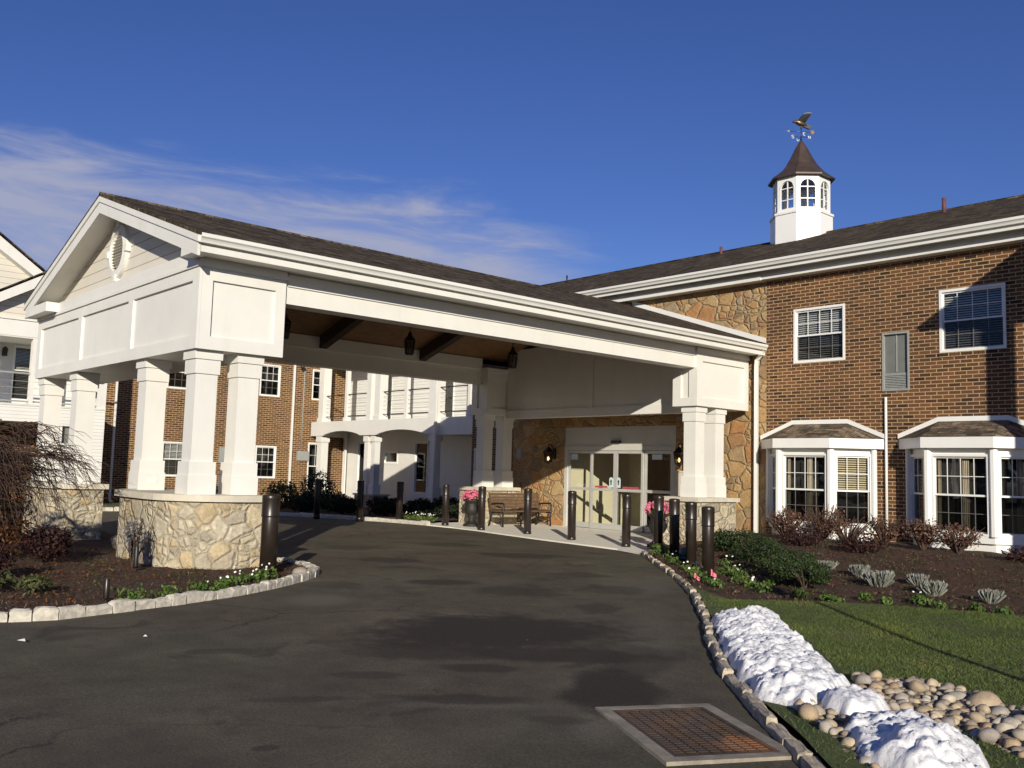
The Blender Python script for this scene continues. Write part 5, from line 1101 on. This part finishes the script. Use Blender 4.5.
# ================================================================== snow
def heap(name, poly, hmax, seed, label, mat='snow', zb=0.05, steep=0.28, lump=1.0):
    def puff(x, y, sc, sd_):                                     # rounded clods
        dd, pp_ = noise.voronoi(Vector((x * sc + sd_, y * sc, sd_ * .3))); return max(0.0, 1 - dd[0] * dd[0] * 1.5)
    def z(x, y):
        d = edge_dist(rim, x, y); r = min(1.0, d / steep); e = min(1, d / .06)
        return zb + hmax * (max(0.0, 1 - (1 - r) ** 2) ** 0.72) * (0.80 + 0.34 * fbm(x * 2.4 + seed, y * 2.4, 0, 3)) + lump * e * (0.042 * puff(x, y, 5.0, seed) + 0.034 * puff(x, y, 10.0, seed + 3) + 0.024 * puff(x, y, 20.0, seed + 7) + 0.016 * fbm(x * 34, y * 34, seed, 4) + 0.010 * puff(x, y, 46.0, seed + 11))
    # ragged outline
    rim = []; n = len(poly); rg = random.Random(seed)
    for i in range(n):
        a, b = Vector(poly[i]), Vector(poly[(i + 1) % n]); k = max(2, int((b - a).length / 0.10))
        for q in range(k):
            p = a.lerp(b, q / k); o_ = .05 * fbm(p.x * 4 + seed, p.y * 4); nrm = Vector((b.y - a.y, a.x - b.x)).normalized(); rim.append((p.x + nrm.x * o_, p.y + nrm.y * o_))
    cx = sum(p[0] for p in poly) / n; cy = sum(p[1] for p in poly) / n
    o = sheet(name, rim, 0.018, z, mat, org=(cx, cy, zb)); tag(o, label, 'snow')
    return o
heap('snow_bank', [(-6.20, 8.50), (-5.54, 7.70), (-4.92, 6.92), (-4.33, 6.30), (-3.84, 5.80), (-3.42, 5.72), (-3.35, 6.1), (-3.55, 6.62), (-3.88, 7.0), (-4.5, 7.68), (-5.22, 8.5), (-5.72, 9.1), (-6.0, 9.02)], 0.135, 1.0, 'large ragged bank of old snow along the kerb', steep=.42)
heap('snow_lump', [(-3.28, 5.75), (-3.08, 5.62), (-2.93, 5.78), (-2.98, 6.08), (-3.12, 6.3), (-3.36, 6.22), (-3.42, 5.95)], 0.17, 3.0, 'small rounded lump of snow on the cobbles between the two larger banks', steep=.16, lump=.7)
heap('snow_bank', [(-2.95, 5.35), (-2.6, 4.95), (-2.25, 4.8), (-2.0, 4.95), (-2.05, 5.35), (-2.3, 5.75), (-2.6, 5.92), (-2.88, 5.85), (-3.0, 5.6)], 0.15, 6.0, 'low snow bank at the bottom edge beside the river stones', steep=.35)

# ================================================================== river stones
protos = []
for k in range(9):
    b = bmesh.new(); bmesh.ops.create_icosphere(b, subdivisions=2, radius=1.0); rg = random.Random(k); s3 = (1.0, rg.uniform(.7, .95), rg.uniform(.55, .75))
    for v in b.verts: f = 1 + .30 * noise.noise(v.co * 1.0 + Vector((k * 9, 0, 0))) + .10 * noise.noise(v.co * 2.4 + Vector((k * 5, 3, 0))); v.co = Vector((v.co.x * s3[0], v.co.y * s3[1], v.co.z * s3[2])) * f
    for f in b.faces: f.smooth = True
    me = bpy.data.meshes.new('river_stone'); b.to_mesh(me); b.free(); me.materials.append(MATS['cobble']); protos.append(me)
rock_poly = [(-3.72, 6.98), (-3.5, 7.25), (-3.05, 7.25), (-2.65, 7.0), (-2.3, 6.85), (-1.95, 6.7), (-1.8, 6.3), (-1.85, 5.8), (-2.05, 5.75), (-2.4, 6.0), (-2.75, 6.1), (-2.85, 5.35), (-2.3, 4.75), (-2.75, 5.05), (-3.1, 5.4), (-3.5, 5.75), (-3.45, 6.5)]
placed = []; rg = random.Random(21); tries = 0
big = [((-2.72, 6.88, .10), .12, 'largest tan river stone, a rounded slab at the lawn edge'), ((-2.32, 6.70, .09), .11, 'second big tan river stone by the lawn, right of the largest'), ((-3.3, 7.1, .08), .085, 'pale stone at the top corner of the cobbles beside the snow bank')]
for (p, r, lab) in big:
    o = bpy.data.objects.new('river_stone', protos[len(placed) % 6]); COL.objects.link(o); o.location = p; o.scale = (r, r, r); o.rotation_euler = (rg.uniform(-.3, .3), rg.uniform(-.3, .3), rg.uniform(0, 6)); tag(o, lab, 'stone', 'river stones beside the snow'); placed.append((p[0], p[1], r))
count = 3
while count < 296 and tries < 30000:
    tries += 1; x, y = rg.uniform(-3.75, -1.25), rg.uniform(4.7, 7.3)
    if not inside(rock_poly, x, y): continue
    r = rg.choice([.028, .033, .038, .043, .049, .055, .064]) * rg.uniform(.85, 1.15)
    if any(math.hypot(x - a, y - b) < (r + c) * .63 for a, b, c in placed): continue
    placed.append((x, y, r)); o = bpy.data.objects.new('river_stone', protos[rg.randrange(9)]); COL.objects.link(o)
    o.location = (x, y, .055 + r * .42 + rg.uniform(0, .035)); o.scale = (r, r, r); o.rotation_euler = (rg.uniform(-.5, .5), rg.uniform(-.5, .5), rg.uniform(0, 6.28))
    tag(o, 'smooth tan or grey river stone in the cobble patch beside the snow and lawn', 'stone', 'river stones beside the snow'); count += 1
gv = MB(); rg2 = random.Random(4); k = 0
while k < 2600:
    x, y = rg2.uniform(-3.8, -1.2), rg2.uniform(4.6, 7.35)
    if not inside(rock_poly, x, y): continue
    r = rg2.uniform(.012, .034); c = Vector((x, y, .075)); gv.lathe([(r * .5, -r * .5), (r, 0), (r * .6, r * .5)], c, 6, rot=rg2.random()); k += 1
tag(gv.build('gravel', 'river_stone'), 'small pebbles between the river stones', kind='stuff')
o = sheet('gravel_bed', rock_poly, .15, lambda x, y: .078 + .01 * fbm(x * 4, y * 4), 'soil'); tag(o, 'dark soil under the river stones', kind='structure')
print('stones', count)
# boulders in the island bed
for k, (p, r, lab) in enumerate((((-11.95, 6.72, .10), .10, 'tan boulder at the tip of the island bed beside the bollard'), ((-16.9, 6.05, .15), .26, 'pale boulder in the gap between the two stone pedestals'), ((-17.9, 6.3, .12), .2, 'low grey boulder left of the gap between the pedestals'))):
    o = bpy.data.objects.new('boulder', protos[k + 2]); COL.objects.link(o); o.location = p; o.scale = (r, r * 1.1, r); o.rotation_euler = (0, 0, k * 2.1); tag(o, lab, 'boulder')

# ================================================================== plants
def shrub(name, c, r, n, size, mat, seed, label, group=None, stem='bark', tips=9, zmin=.05, aspect=1.8, clump=0.0, cat='shrub', hollow=.45, lobes=0):
    t = thing(name, label, cat, (c[0], c[1], zmin), 0, group)
    mb = MB()
    if lobes: lobed(mb, c, r, n, size, seed, zmin + .03, aspect, hollow, lobes)
    else: leaf_cloud(mb, c, r, n, size, seed, hollow, zmin=zmin + .03, aspect=aspect, clump=clump)
    mb.build('foliage', mat, t)
    rg = random.Random(seed + 99); mb = MB(); tp = []
    for k in range(tips): a = rg.uniform(0, 6.28); q = rg.uniform(.35, .85); tp.append((c[0] + r[0] * q * math.cos(a), c[1] + r[1] * q * math.sin(a), c[2] + r[2] * rg.uniform(.1, .8)))
    stems(mb, (c[0], c[1], zmin - .03), tp, .018, .004, seed); mb.build('stem', stem, t)
    return t
YG = 'clipped yews beside the bollards'
for k, (x, y, r, h, lab) in enumerate(((-10.55, 15.4, .62, .50, 'dark green yew nearest the right stone pedestal, top of the row'), (-9.55, 14.45, .55, .46, 'dark green yew second in the row down from the pedestal'),
                                       (-8.6, 13.5, .58, .44, 'dark green yew in the middle of the sloping row'), (-7.75, 12.65, .50, .38, 'dark green yew second from the lawn end of the row'), (-7.15, 12.0, .40, .28, 'lowest dark green yew at the lawn end of the row'))):
    shrub('yew_shrub', (x, y, .14 + h * .48), (r * .95, r * .95, h * .62), 7000, .046, 'yew_leaf', 30 + k, lab, YG, zmin=zbed_r(x, y), aspect=2.4, hollow=.35, lobes=9)
RG = 'russet shrubs under the bay windows'
for k, (x, y, r, h, lab) in enumerate(((-11.25, 18.15, .72, .50, 'russet leafy shrub by the downspout under the left bay window'), (-10.5, 18.35, .66, .62, 'taller russet shrub under the front sash of the left bay'), (-9.85, 18.2, .70, .44, 'russet shrub under the right side of the left bay window'),
                                       (-9.15, 18.35, .55, .50, 'russet shrub by the white conduit between the bays'), (-8.35, 18.35, .45, .46, 'wine-brown shrub at the left corner of the right bay window'), (-7.65, 18.3, .62, .42, 'russet shrub below the front sash of the right bay window'))):
    shrub('russet_shrub', (x, y, zbed_r(x, y) + h * .75), (r, r * .8, h * .75), 900, .055, 'russet_leaf', 50 + k, lab, RG, zmin=zbed_r(x, y), tips=40, aspect=1.9, hollow=.15, lobes=6)
shrub('low_shrub', (-10.3, 17.2, .42), (.5, .4, .3), 700, .06, 'wine_leaf', 61, 'low dark brown shrub in front of the left russet shrubs', None, zmin=zbed_r(-10.3, 17.2), tips=16)
shrub('low_shrub', (-8.9, 16.9, .40), (.6, .4, .22), 700, .06, 'wine_leaf', 62, 'low dark brown shrub between the grey tufts and the brick wall', None, zmin=zbed_r(-8.9, 16.9), tips=16)
shrub('low_shrub', (-6.2, 17.6, .40), (.5, .4, .2), 500, .06, 'wine_leaf', 63, 'low dark shrub at the right edge below the bay window corner', None, zmin=zbed_r(-6.2, 17.6), tips=16)
# grey foliage tufts
SG = 'grey-leaved tufts in the right bed'
def tuft(c, r, h, n, mat, seed, label, group, name='grey_tuft', cat='plant', w=.012):
    t = thing(name, label, cat, (c[0], c[1], c[2]), 0, group); rg = random.Random(seed); mb = MB()
    for k in range(n):
        a = rg.uniform(0, 6.28); q = math.sqrt(rg.random()) * r; bx, by = c[0] + q * .55 * math.cos(a), c[1] + q * .55 * math.sin(a); hh = h * rg.uniform(.45, 1.1)
        tx, ty = c[0] + q * 1.05 * math.cos(a) + rg.gauss(0, .035), c[1] + q * 1.05 * math.sin(a) + rg.gauss(0, .035); b = rg.uniform(0, 6.28); dx, dy = math.cos(b) * w, math.sin(b) * w
        mb.quad((bx - dx * .6, by - dy * .6, c[2] - .02), (bx + dx * .6, by + dy * .6, c[2] - .02), (tx + dx, ty + dy, c[2] + hh * .85), (tx, ty, c[2] + hh), (tx - dx, ty - dy, c[2] + hh * .85))
    mb.build('foliage', mat, t); return t
for k, (x, y, lab) in enumerate(((-8.15, 14.35, 'grey-leaved tuft farthest left, behind the lowest yew'), (-7.45, 14.15, 'grey-leaved tuft second from the left'), (-6.75, 13.35, 'largest grey-leaved tuft, nearest the middle of the group'),
                                 (-6.45, 14.0, 'grey-leaved tuft set back towards the right bay window'), (-5.85, 13.15, 'grey-leaved tuft in front of the set-back one'), (-5.05, 13.05, 'grey-leaved tuft farthest right, near the lawn'))):
    tuft((x, y, zbed_r(x, y)), (.13, .11, .18, .12, .15, .11)[k], (.16, .19, .23, .16, .20, .17)[k], 300 + 40 * (k % 3), 'sage_leaf', 70 + k, lab, SG)
# pansies: leaf rosette with a few blooms
def pansy(x, y, z, seed, label, group, bloom='white_petal', r=.13, nb=3):
    t = thing('pansy', label, 'flower', (x, y, z), 0, group); rg = random.Random(seed); mb = MB()
    leaf_cloud(mb, (x, y, z + r * .35), (r, r, r * .55), 110, .055, seed, .3, zmin=z); mb.build('foliage', 'pansy_leaf', t)
    mb = MB()
    for k in range(nb):
        c = Vector((x + rg.uniform(-r, r) * .8, y + rg.uniform(-r, r) * .8, z + r * rg.uniform(.75, 1.1))); nv = Vector((.35 + rg.gauss(0, .3), -.7 + rg.gauss(0, .3), .6)).normalized(); a = nv.orthogonal().normalized(); b = nv.cross(a); s_ = rg.uniform(.013, .019)
        mb.quad(*[c + a * s_ * math.cos(q * math.pi / 3) + b * s_ * math.sin(q * math.pi / 3) + nv * .004 * (q % 2) for q in range(6)])
    if nb: mb.build('blossom', bloom, t)
PR = 'pansies by the bollards'; rg = random.Random(5); k = 0
for (x, y) in ((-12.0, 14.75), (-11.6, 14.2), (-10.9, 13.75), (-10.4, 13.2), (-9.75, 12.75), (-9.2, 12.2), (-8.8, 11.75), (-8.35, 11.45), (-9.0, 13.0), (-8.5, 12.4), (-8.2, 11.95), (-7.75, 11.55), (-7.7, 12.0), (-7.35, 11.3), (-8.0, 11.1), (-8.9, 12.6), (-9.6, 13.6)):
    pansy(x, y, zbed_r(x, y), 200 + k, 'pansy plant with small white blooms in the bed between the kerb and the yews', PR, 'white_petal' if k % 5 else 'purple_petal', rg.uniform(.13, .19), rg.randint(0, 3)); k += 1
PL = 'bedding plants along the lawn edge'
for (x, y) in ((-6.45, 11.35), (-6.1, 11.75), (-5.75, 11.6), (-5.45, 11.95), (-5.15, 11.8), (-4.85, 12.1), (-4.55, 12.15), (-4.2, 12.4), (-6.8, 11.3), (-6.2, 11.2), (-5.6, 12.2), (-3.9, 12.5)):
    pansy(x, y, zbed_r(x, y), 240 + k, 'low green bedding plant where the right bed meets the lawn', PL, 'white_petal', rg.uniform(.10, .17), rg.choice([0, 0, 0, 1])); k += 1
LL = ['bright green bedding plant nearest the spotlight in the island bed', 'green bedding plant second from the spotlight', 'green bedding plant midway along the island kerb', 'green bedding plant below the middle of the stone pedestal', 'green bedding plant with white blooms under the pedestal', 'white-flowered bedding plant two from the near bollard', 'small bedding plant at the foot of the near bollard']
for q, (x, y) in enumerate(((-10.58, 3.9), (-10.72, 4.35), (-11.0, 4.85), (-11.05, 5.15), (-11.3, 5.5), (-11.5, 5.85), (-11.75, 6.1))):
    pansy(x, y, zbed_l(x, y), 300 + q, LL[q], 'bedding plants in the island bed', 'white_petal', .24 if q == 0 else rg.uniform(.17, .21), 0 if q < 3 else 3)
for q, (x, y) in enumerate(((-11.25, 5.0), (-11.5, 5.4), (-11.65, 5.75))):
    pansy(x, y, zbed_l(x, y), 320 + q, 'low green bedding plant in the second row before the curved pedestal', 'back row of bedding plants in the island bed', 'white_petal', .11, 2)
for q, (x, y) in enumerate(((-22.3, 16.45), (-22.9, 16.75), (-22.5, 16.95), (-23.2, 16.6), (-22.0, 16.6), (-23.5, 17.1))):
    pansy(x, y, .08, 330 + q, 'sunlit white-flowered plant at the tip of the bed beside the urn', 'white flowers at the tip of the far bed', 'white_petal', .2, 5)
# pink marker flags
for (x, y, h, lab) in ((-8.25, 11.32, .22, 'pink marker flag at the foot of the bollard nearest the lawn'), (-8.62, 11.42, .13, 'smaller pink marker flag beside the kerb')):
    z = zbed_r(x, y); t = thing('marker_flag', lab, 'flag', (x, y, z)); mb = MB(); mb.tube([(x, y, z - .05), (x, y, z + h)], .004, 5); mb.build('wire', 'black_metal', t)
    mb = MB(); nq = 6
    for q in range(nq):
        def pt(i, v): a = .09 * i / nq; return (x + a * .85, y + a * .2 + .012 * math.sin(i * 1.3), z + h - .075 * i / nq - v * (.10 - .055 * i / nq) / 2)
        for v in range(2): mb.quad(pt(q, v), pt(q + 1, v), pt(q + 1, v + 1), pt(q, v + 1))
    mb.build('flag', 'pink_flag', t)
mb = MB(); mb.lathe([(.13, 0), (.14, .10), (.11, .17), (.03, .20)], (-10.75, 14.0, .12), 14); mb.lathe([(.15, -.02), (.15, .02)], (-10.75, 14.0, .12), 14); tag(mb.build('valve_cover', 'teal_cover', org=(-10.75, 14.0, .12)), 'small dark teal dome between the right bollards', 'cover')
# spotlights in the island bed
def spot(x, y, label, h=.26):
    z = zbed_l(x, y); t = thing('spotlight', label, 'spotlight', (x, y, z)); mb = MB(); mb.lathe([(.030, .04), (.033, .06), (.033, h), (.027, h + .008)], (x, y, z), 14); mb.build('housing', 'bronze' if h < .3 else 'black_metal', t)
    mb = MB(); mb.tube([(x, y, z - .08), (x, y, z + .05)], .016, 6); mb.build('stake', 'black_metal', t)
spot(-10.62, 3.62, 'small dark cylindrical garden light in the mulch near the kerb'); spot(-13.55, 5.0, 'black garden light at the foot of the stone pedestal', .34)
# shrubs of the island bed
shrub('wine_shrub', (-15.0, 4.2, .34), (.55, .42, .32), 1700, .06, 'wine_leaf', 80, 'dark wine-red shrub before the left stone pedestal', None, zmin=.1, tips=20)
shrub('russet_shrub', (-15.6, 3.7, .62), (.65, .55, .60), 1600, .08, 'orange_leaf', 81, 'orange-brown autumn shrub at the left edge', None, zmin=.1, tips=20, aspect=3.0, clump=.7)
shrub('wine_shrub', (-13.2, 2.95, .30), (.5, .45, .25), 1200, .055, 'wine_leaf', 82, 'low dark shrub at the left edge below the bare tree', None, zmin=.1, tips=12)
shrub('green_shrub', (-12.0, 2.75, .22), (.36, .34, .17), 700, .055, 'box_leaf', 83, 'small green plant at the left edge of the island bed', None, zmin=.1, tips=8)
shrub('green_shrub', (-11.6, 3.15, .18), (.25, .25, .11), 350, .05, 'box_leaf', 84, 'low green plant left of the garden light', None, zmin=.1, tips=8)
shrub('shadow_shrub', (-13.75, 5.02, .50), (.30, .22, .38), 420, .05, 'shadow_blue_leaf', 85, 'wispy blue-grey foliage standing in for a shadow on the curved stone pedestal', None, zmin=.1, tips=22, aspect=3.0, hollow=.15)  # made-up foliage whose blue-grey colour imitates a shadow on the stone
# far bed shrubs
FG_ = 'dark shrubs below the white balcony'; rg = random.Random(9)
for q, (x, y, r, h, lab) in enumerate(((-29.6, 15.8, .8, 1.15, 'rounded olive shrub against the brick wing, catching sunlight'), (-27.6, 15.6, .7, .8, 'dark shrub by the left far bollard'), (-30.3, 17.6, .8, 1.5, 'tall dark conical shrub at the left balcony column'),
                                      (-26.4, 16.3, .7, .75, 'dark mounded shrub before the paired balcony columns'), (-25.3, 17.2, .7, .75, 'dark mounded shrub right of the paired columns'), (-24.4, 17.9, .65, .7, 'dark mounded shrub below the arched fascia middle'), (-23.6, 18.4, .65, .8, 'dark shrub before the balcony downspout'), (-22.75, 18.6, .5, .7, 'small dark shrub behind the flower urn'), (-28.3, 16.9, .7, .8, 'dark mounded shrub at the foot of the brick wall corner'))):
    shrub('dark_shrub', (x, y, h * .5), (r, r, h * .5), 1500, .10, 'box_leaf' if q == 0 else 'shade_dark_leaf', 90 + q, lab, FG_, zmin=.08)
shrub('green_shrub', (-33.2, 12.6, .45), (.6, .6, .42), 700, .1, 'box_leaf', 110, 'round green shrub at the foot of the left downspout on the brick wing', None, zmin=.06)
shrub('russet_shrub', (-33.5, 15.0, .5), (.7, .6, .45), 500, .1, 'russet_leaf', 111, 'russet shrub under the lower window of the brick wing', None, zmin=.06)

# ================================================================== weeping bare maple
T = thing('weeping_tree', 'bare weeping maple with drooping twigs at the left edge', 'tree', (-14.9, 2.85, .1)); rg = random.Random(44)
tb = Vector((-14.9, 2.85, .05)); mb = MB(); limbs = []
trunk = [tb, tb + Vector((.05, .03, .4)), tb + Vector((-.05, .05, .8)), tb + Vector((.06, .02, 1.15))]; mb.tube(trunk, [.10, .08, .075, .06], 9)
for k in range(15):
    a = k * 2.4 + rg.uniform(-.3, .3); s0 = trunk[2].lerp(trunk[3], rg.random()); Ln = rg.uniform(.7, 1.4); rise = rg.uniform(.40, 1.0); pts = [s0]
    for i in range(1, 9):
        t_ = i / 8; a2 = a + .35 * math.sin(t_ * 4 + k); pts.append(s0 + Vector((math.cos(a2) * Ln * t_, math.sin(a2) * Ln * t_, rise * math.sin(t_ * 1.9) - .15 * t_ * t_)) + Vector((rg.gauss(0, .02), rg.gauss(0, .02), rg.gauss(0, .02))))
    mb.tube(pts, [.042 * (1 - .75 * i / 8) for i in range(9)], 6); limbs.append(pts)
mb.build('trunk', 'bark', T); mb = MB()
for pts in limbs:
    for j in range(48):
        q = rg.randrange(2, len(pts)); s0 = Vector(pts[q]); out = Vector((s0.x - tb.x, s0.y - tb.y, 0)).normalized(); a = rg.gauss(0, .8); d = Matrix.Rotation(a, 3, 'Z') @ out; Ln = rg.uniform(.35, 1.0); drop = rg.uniform(.15, 1.0); tw = [s0]; n = 6; up = rg.uniform(.05, .28)
        for i in range(1, n + 1):
            t_ = i / n; tw.append(s0 + d * Ln * (t_ ** .8) + Vector((0, 0, up * math.sin(t_ * 2.2) - drop * t_ * t_)) + Vector((rg.gauss(0, .018), rg.gauss(0, .018), rg.gauss(0, .012))))
        if tw[-1].z < .15: continue
        mb.tube(tw, [.0075 * (1 - .72 * i / n) for i in range(n + 1)], 4, caps=False)
        for s_ in range(3):
            i0 = rg.randrange(2, n); p = tw[i0]; d2 = (Matrix.Rotation(rg.gauss(0, .9), 3, 'Z') @ d); l2 = rg.uniform(.12, .35)
            mb.tube([p, p + d2 * l2 * .5 + Vector((0, 0, -.02)), p + d2 * l2 + Vector((0, 0, -.12))], [.005, .0035, .002], 3, caps=False)
mb.build('twigs', 'bark', T)

# ================================================================== loose ground cover
rg = random.Random(77)
def chips(poly, n, zf, size, name, label):
    mb = MB(); x0, x1 = min(p[0] for p in poly), max(p[0] for p in poly); y0, y1 = min(p[1] for p in poly), max(p[1] for p in poly); k = 0
    while k < n:
        x, y = rg.uniform(x0, x1), rg.uniform(y0, y1)
        if not inside(poly, x, y): continue
        z = zf(x, y) + .012; a = Vector((rg.gauss(0, 1), rg.gauss(0, 1), rg.gauss(0, .35))).normalized() * size * rg.uniform(.5, 1.6); b = a.cross(Vector((rg.gauss(0, .4), rg.gauss(0, .4), 1))).normalized() * size * .3; c = Vector((x, y, z))
        mb.quad(c - a - b, c + a - b * .6, c + a + b, c - a + b * .7); k += 1
    tag(mb.build(name, 'mulch_chip'), label, kind='stuff')
near_l = [q for q in LCi if q[0] > -17 and q[1] > -1] + [(-17, 7.0), (-17, -.6)]
chips([(-17, -.3)] + LCi[2:18] + [(-17, 6.8)], 14000, lambda x, y: zbed_l(x, y) + .008, .016, 'mulch_chips', 'shredded bark mulch in the island bed')
chips([q for q in RCi if q[1] > 10.9] + LAWN_TOP[:-1] + [(-3.2, 17.5), (-12.6, 17.5)], 14000, lambda x, y: zbed_r(x, y) + .008, .016, 'mulch_chips', 'shredded bark mulch in the right bed')
gp = [q for q in RCi if 2.5 < q[1] <= 10.9] + [(1.5, 3.0), (1.0, 12.9)] + LAWN_TOP[:-1][::-1]
snowy = [[(-6.1, 8.6), (-4.2, 6.4), (-3.4, 5.9), (-3.45, 6.6), (-4.4, 7.7), (-5.75, 9.15)], rock_poly]
mb = MB(); k = 0
while k < 120000:
    x, y = rg.uniform(-8.4, 1.5), rg.uniform(3.0, 13.0)
    if not inside(gp, x, y) or any(inside(s_, x, y) for s_ in snowy): continue
    if edge_dist(RCi[3:13], x, y) < .10 and rg.random() < .85: continue
    if x > -2.0 + (y - 6.5) * .1 and rg.random() < .75: continue
    dd = fbm(x * 1.1, y * 1.1, 3, 3); h = (.024 + .014 * dd) * rg.uniform(.6, 1.3); z = zlawn(x, y) - .005; a = rg.uniform(0, 6.28); w = .0034; lx, ly = rg.gauss(0, .022), rg.gauss(0, .022)
    dx, dy = math.cos(a) * w, math.sin(a) * w
    mb.quad((x - dx, y - dy, z), (x + dx, y + dy, z), (x + lx, y + ly, z + h)); k += 1
tag(mb.build('lawn_grass', 'grass_blade'), 'short mown grass of the lawn', kind='stuff')
# fallen leaves along the drive and lawn
mb = MB()
for k in range(60):
    x, y = rg.uniform(-9, -1), rg.uniform(6.5, 11); 
    if not inside(gp, x, y): continue
    c = Vector((x, y, zlawn(x, y) + .05)); a = Vector((rg.gauss(0, 1), rg.gauss(0, 1), .2)).normalized() * .022; b = Vector((-a.y, a.x, .004)) * .7; mb.quad(c - a, c - b, c + a, c + b)
tag(mb.build('fallen_leaves', 'russet_leaf'), 'a few small dry leaves scattered on the lawn', kind='stuff')
def weeds(poly, n, seed, zf, mat, name, label, size, up):
    mb = MB(); rg = random.Random(seed); k = 0; x0, x1 = min(p[0] for p in poly), max(p[0] for p in poly); y0, y1 = min(p[1] for p in poly), max(p[1] for p in poly)
    while k < n:
        x, y = rg.uniform(x0, x1), rg.uniform(y0, y1)
        if not inside(poly, x, y) or fbm(x * 1.4 + seed, y * 1.4, 0, 3) < .08: continue
        for q in range(5):
            c = Vector((x + rg.gauss(0, .05), y + rg.gauss(0, .05), zf(x, y) + .02 + rg.random() * up)); a = Vector((rg.gauss(0, 1), rg.gauss(0, 1), rg.gauss(0, .6))).normalized() * size * rg.uniform(.5, 1.3); b = a.cross(Vector((rg.gauss(0, .5), rg.gauss(0, .5), 1))).normalized() * size * .4
            mb.quad(c - a, c - b, c + a, c + b)
        k += 1
    tag(mb.build(name, mat), label, kind='stuff')
BR = [q for q in RCi if q[1] > 10.9] + LAWN_TOP[:-1] + [(-3.2, 18.5), (-12.4, 18.5)]; BLp = [(-17, -.3)] + LCi[2:18] + [(-17, 6.8)]
weeds(BR, 620, 3, zbed_r, 'box_leaf', 'ground_cover', 'low green ground cover creeping over the right bed', .028, .05)
weeds(BR, 420, 8, zbed_r, 'russet_leaf', 'leaf_litter', 'dry brown leaves lying in the right bed', .026, .03)
weeds(BLp, 420, 5, zbed_l, 'box_leaf', 'ground_cover', 'low green ground cover creeping over the island bed', .026, .04)
weeds(BLp, 620, 11, zbed_l, 'orange_leaf', 'leaf_litter', 'dry reddish leaves lying in the island bed', .024, .02)
# lamp post outside the frame whose shadow crosses the lawn
LPt = thing('lamp_post', 'slim black lamp post on the lawn to the right of the view', 'lamp post', (0.9, 5.05, .08)); mb = MB(); mb.lathe([(.09, 0), (.08, .25), (.04, .3), (.03, 2.7), (.05, 2.75)], (0.9, 5.05, .08), 12); mb.build('post', 'black_metal', LPt)
mb = MB(); mb.lathe([(.07, 2.75), (.12, 3.05), (.17, 3.06), (.03, 3.2)], (0.9, 5.05, .08), 6, smooth=False); mb.build('lantern_head', 'black_metal', LPt)

# paper scraps on the drive
for (x, y, rz, lab) in ((-8.95, 2.36, .4, 'scrap of white litter on the asphalt at the left edge'), (-8.6, 3.3, 1.2, 'tiny white scrap on the asphalt, right of the larger scrap')):
    mb = MB(); w = .055 if rz < 1 else .02; c, s2 = math.cos(rz) * w, math.sin(rz) * w; mb.quad((x - c, y - s2, .02), (x + s2 * .6, y - c * .6, .028), (x + c, y + s2, .02), (x - s2 * .6, y + c * .6, .035)); tag(mb.build('litter', 'white_petal', org=(x, y, .02)), lab, 'litter')
# unseen tree line added behind the viewer to block low sky glow; gives window reflections
mb = MB(); rg = random.Random(15)
for k in range(46):
    a = R(-8 - 165 * k / 45 + rg.uniform(-1.5, 1.5)); d = rg.uniform(70, 85); h = rg.uniform(9, 13); leaf_cloud(mb, (d * math.cos(a), d * math.sin(a), h * .52), (5.5, 5.5, h * .5), 260, 1.6, 400 + k, .2, aspect=1.3)
    mb.tube([(d * math.cos(a), d * math.sin(a), 0), (d * math.cos(a), d * math.sin(a), h * .6)], [.35, .15], 5)
tag(mb.build('sky_glow_blocker', 'shade_dark_leaf'), 'unseen row of trees added behind the viewer to block low sky glow', kind='stuff')
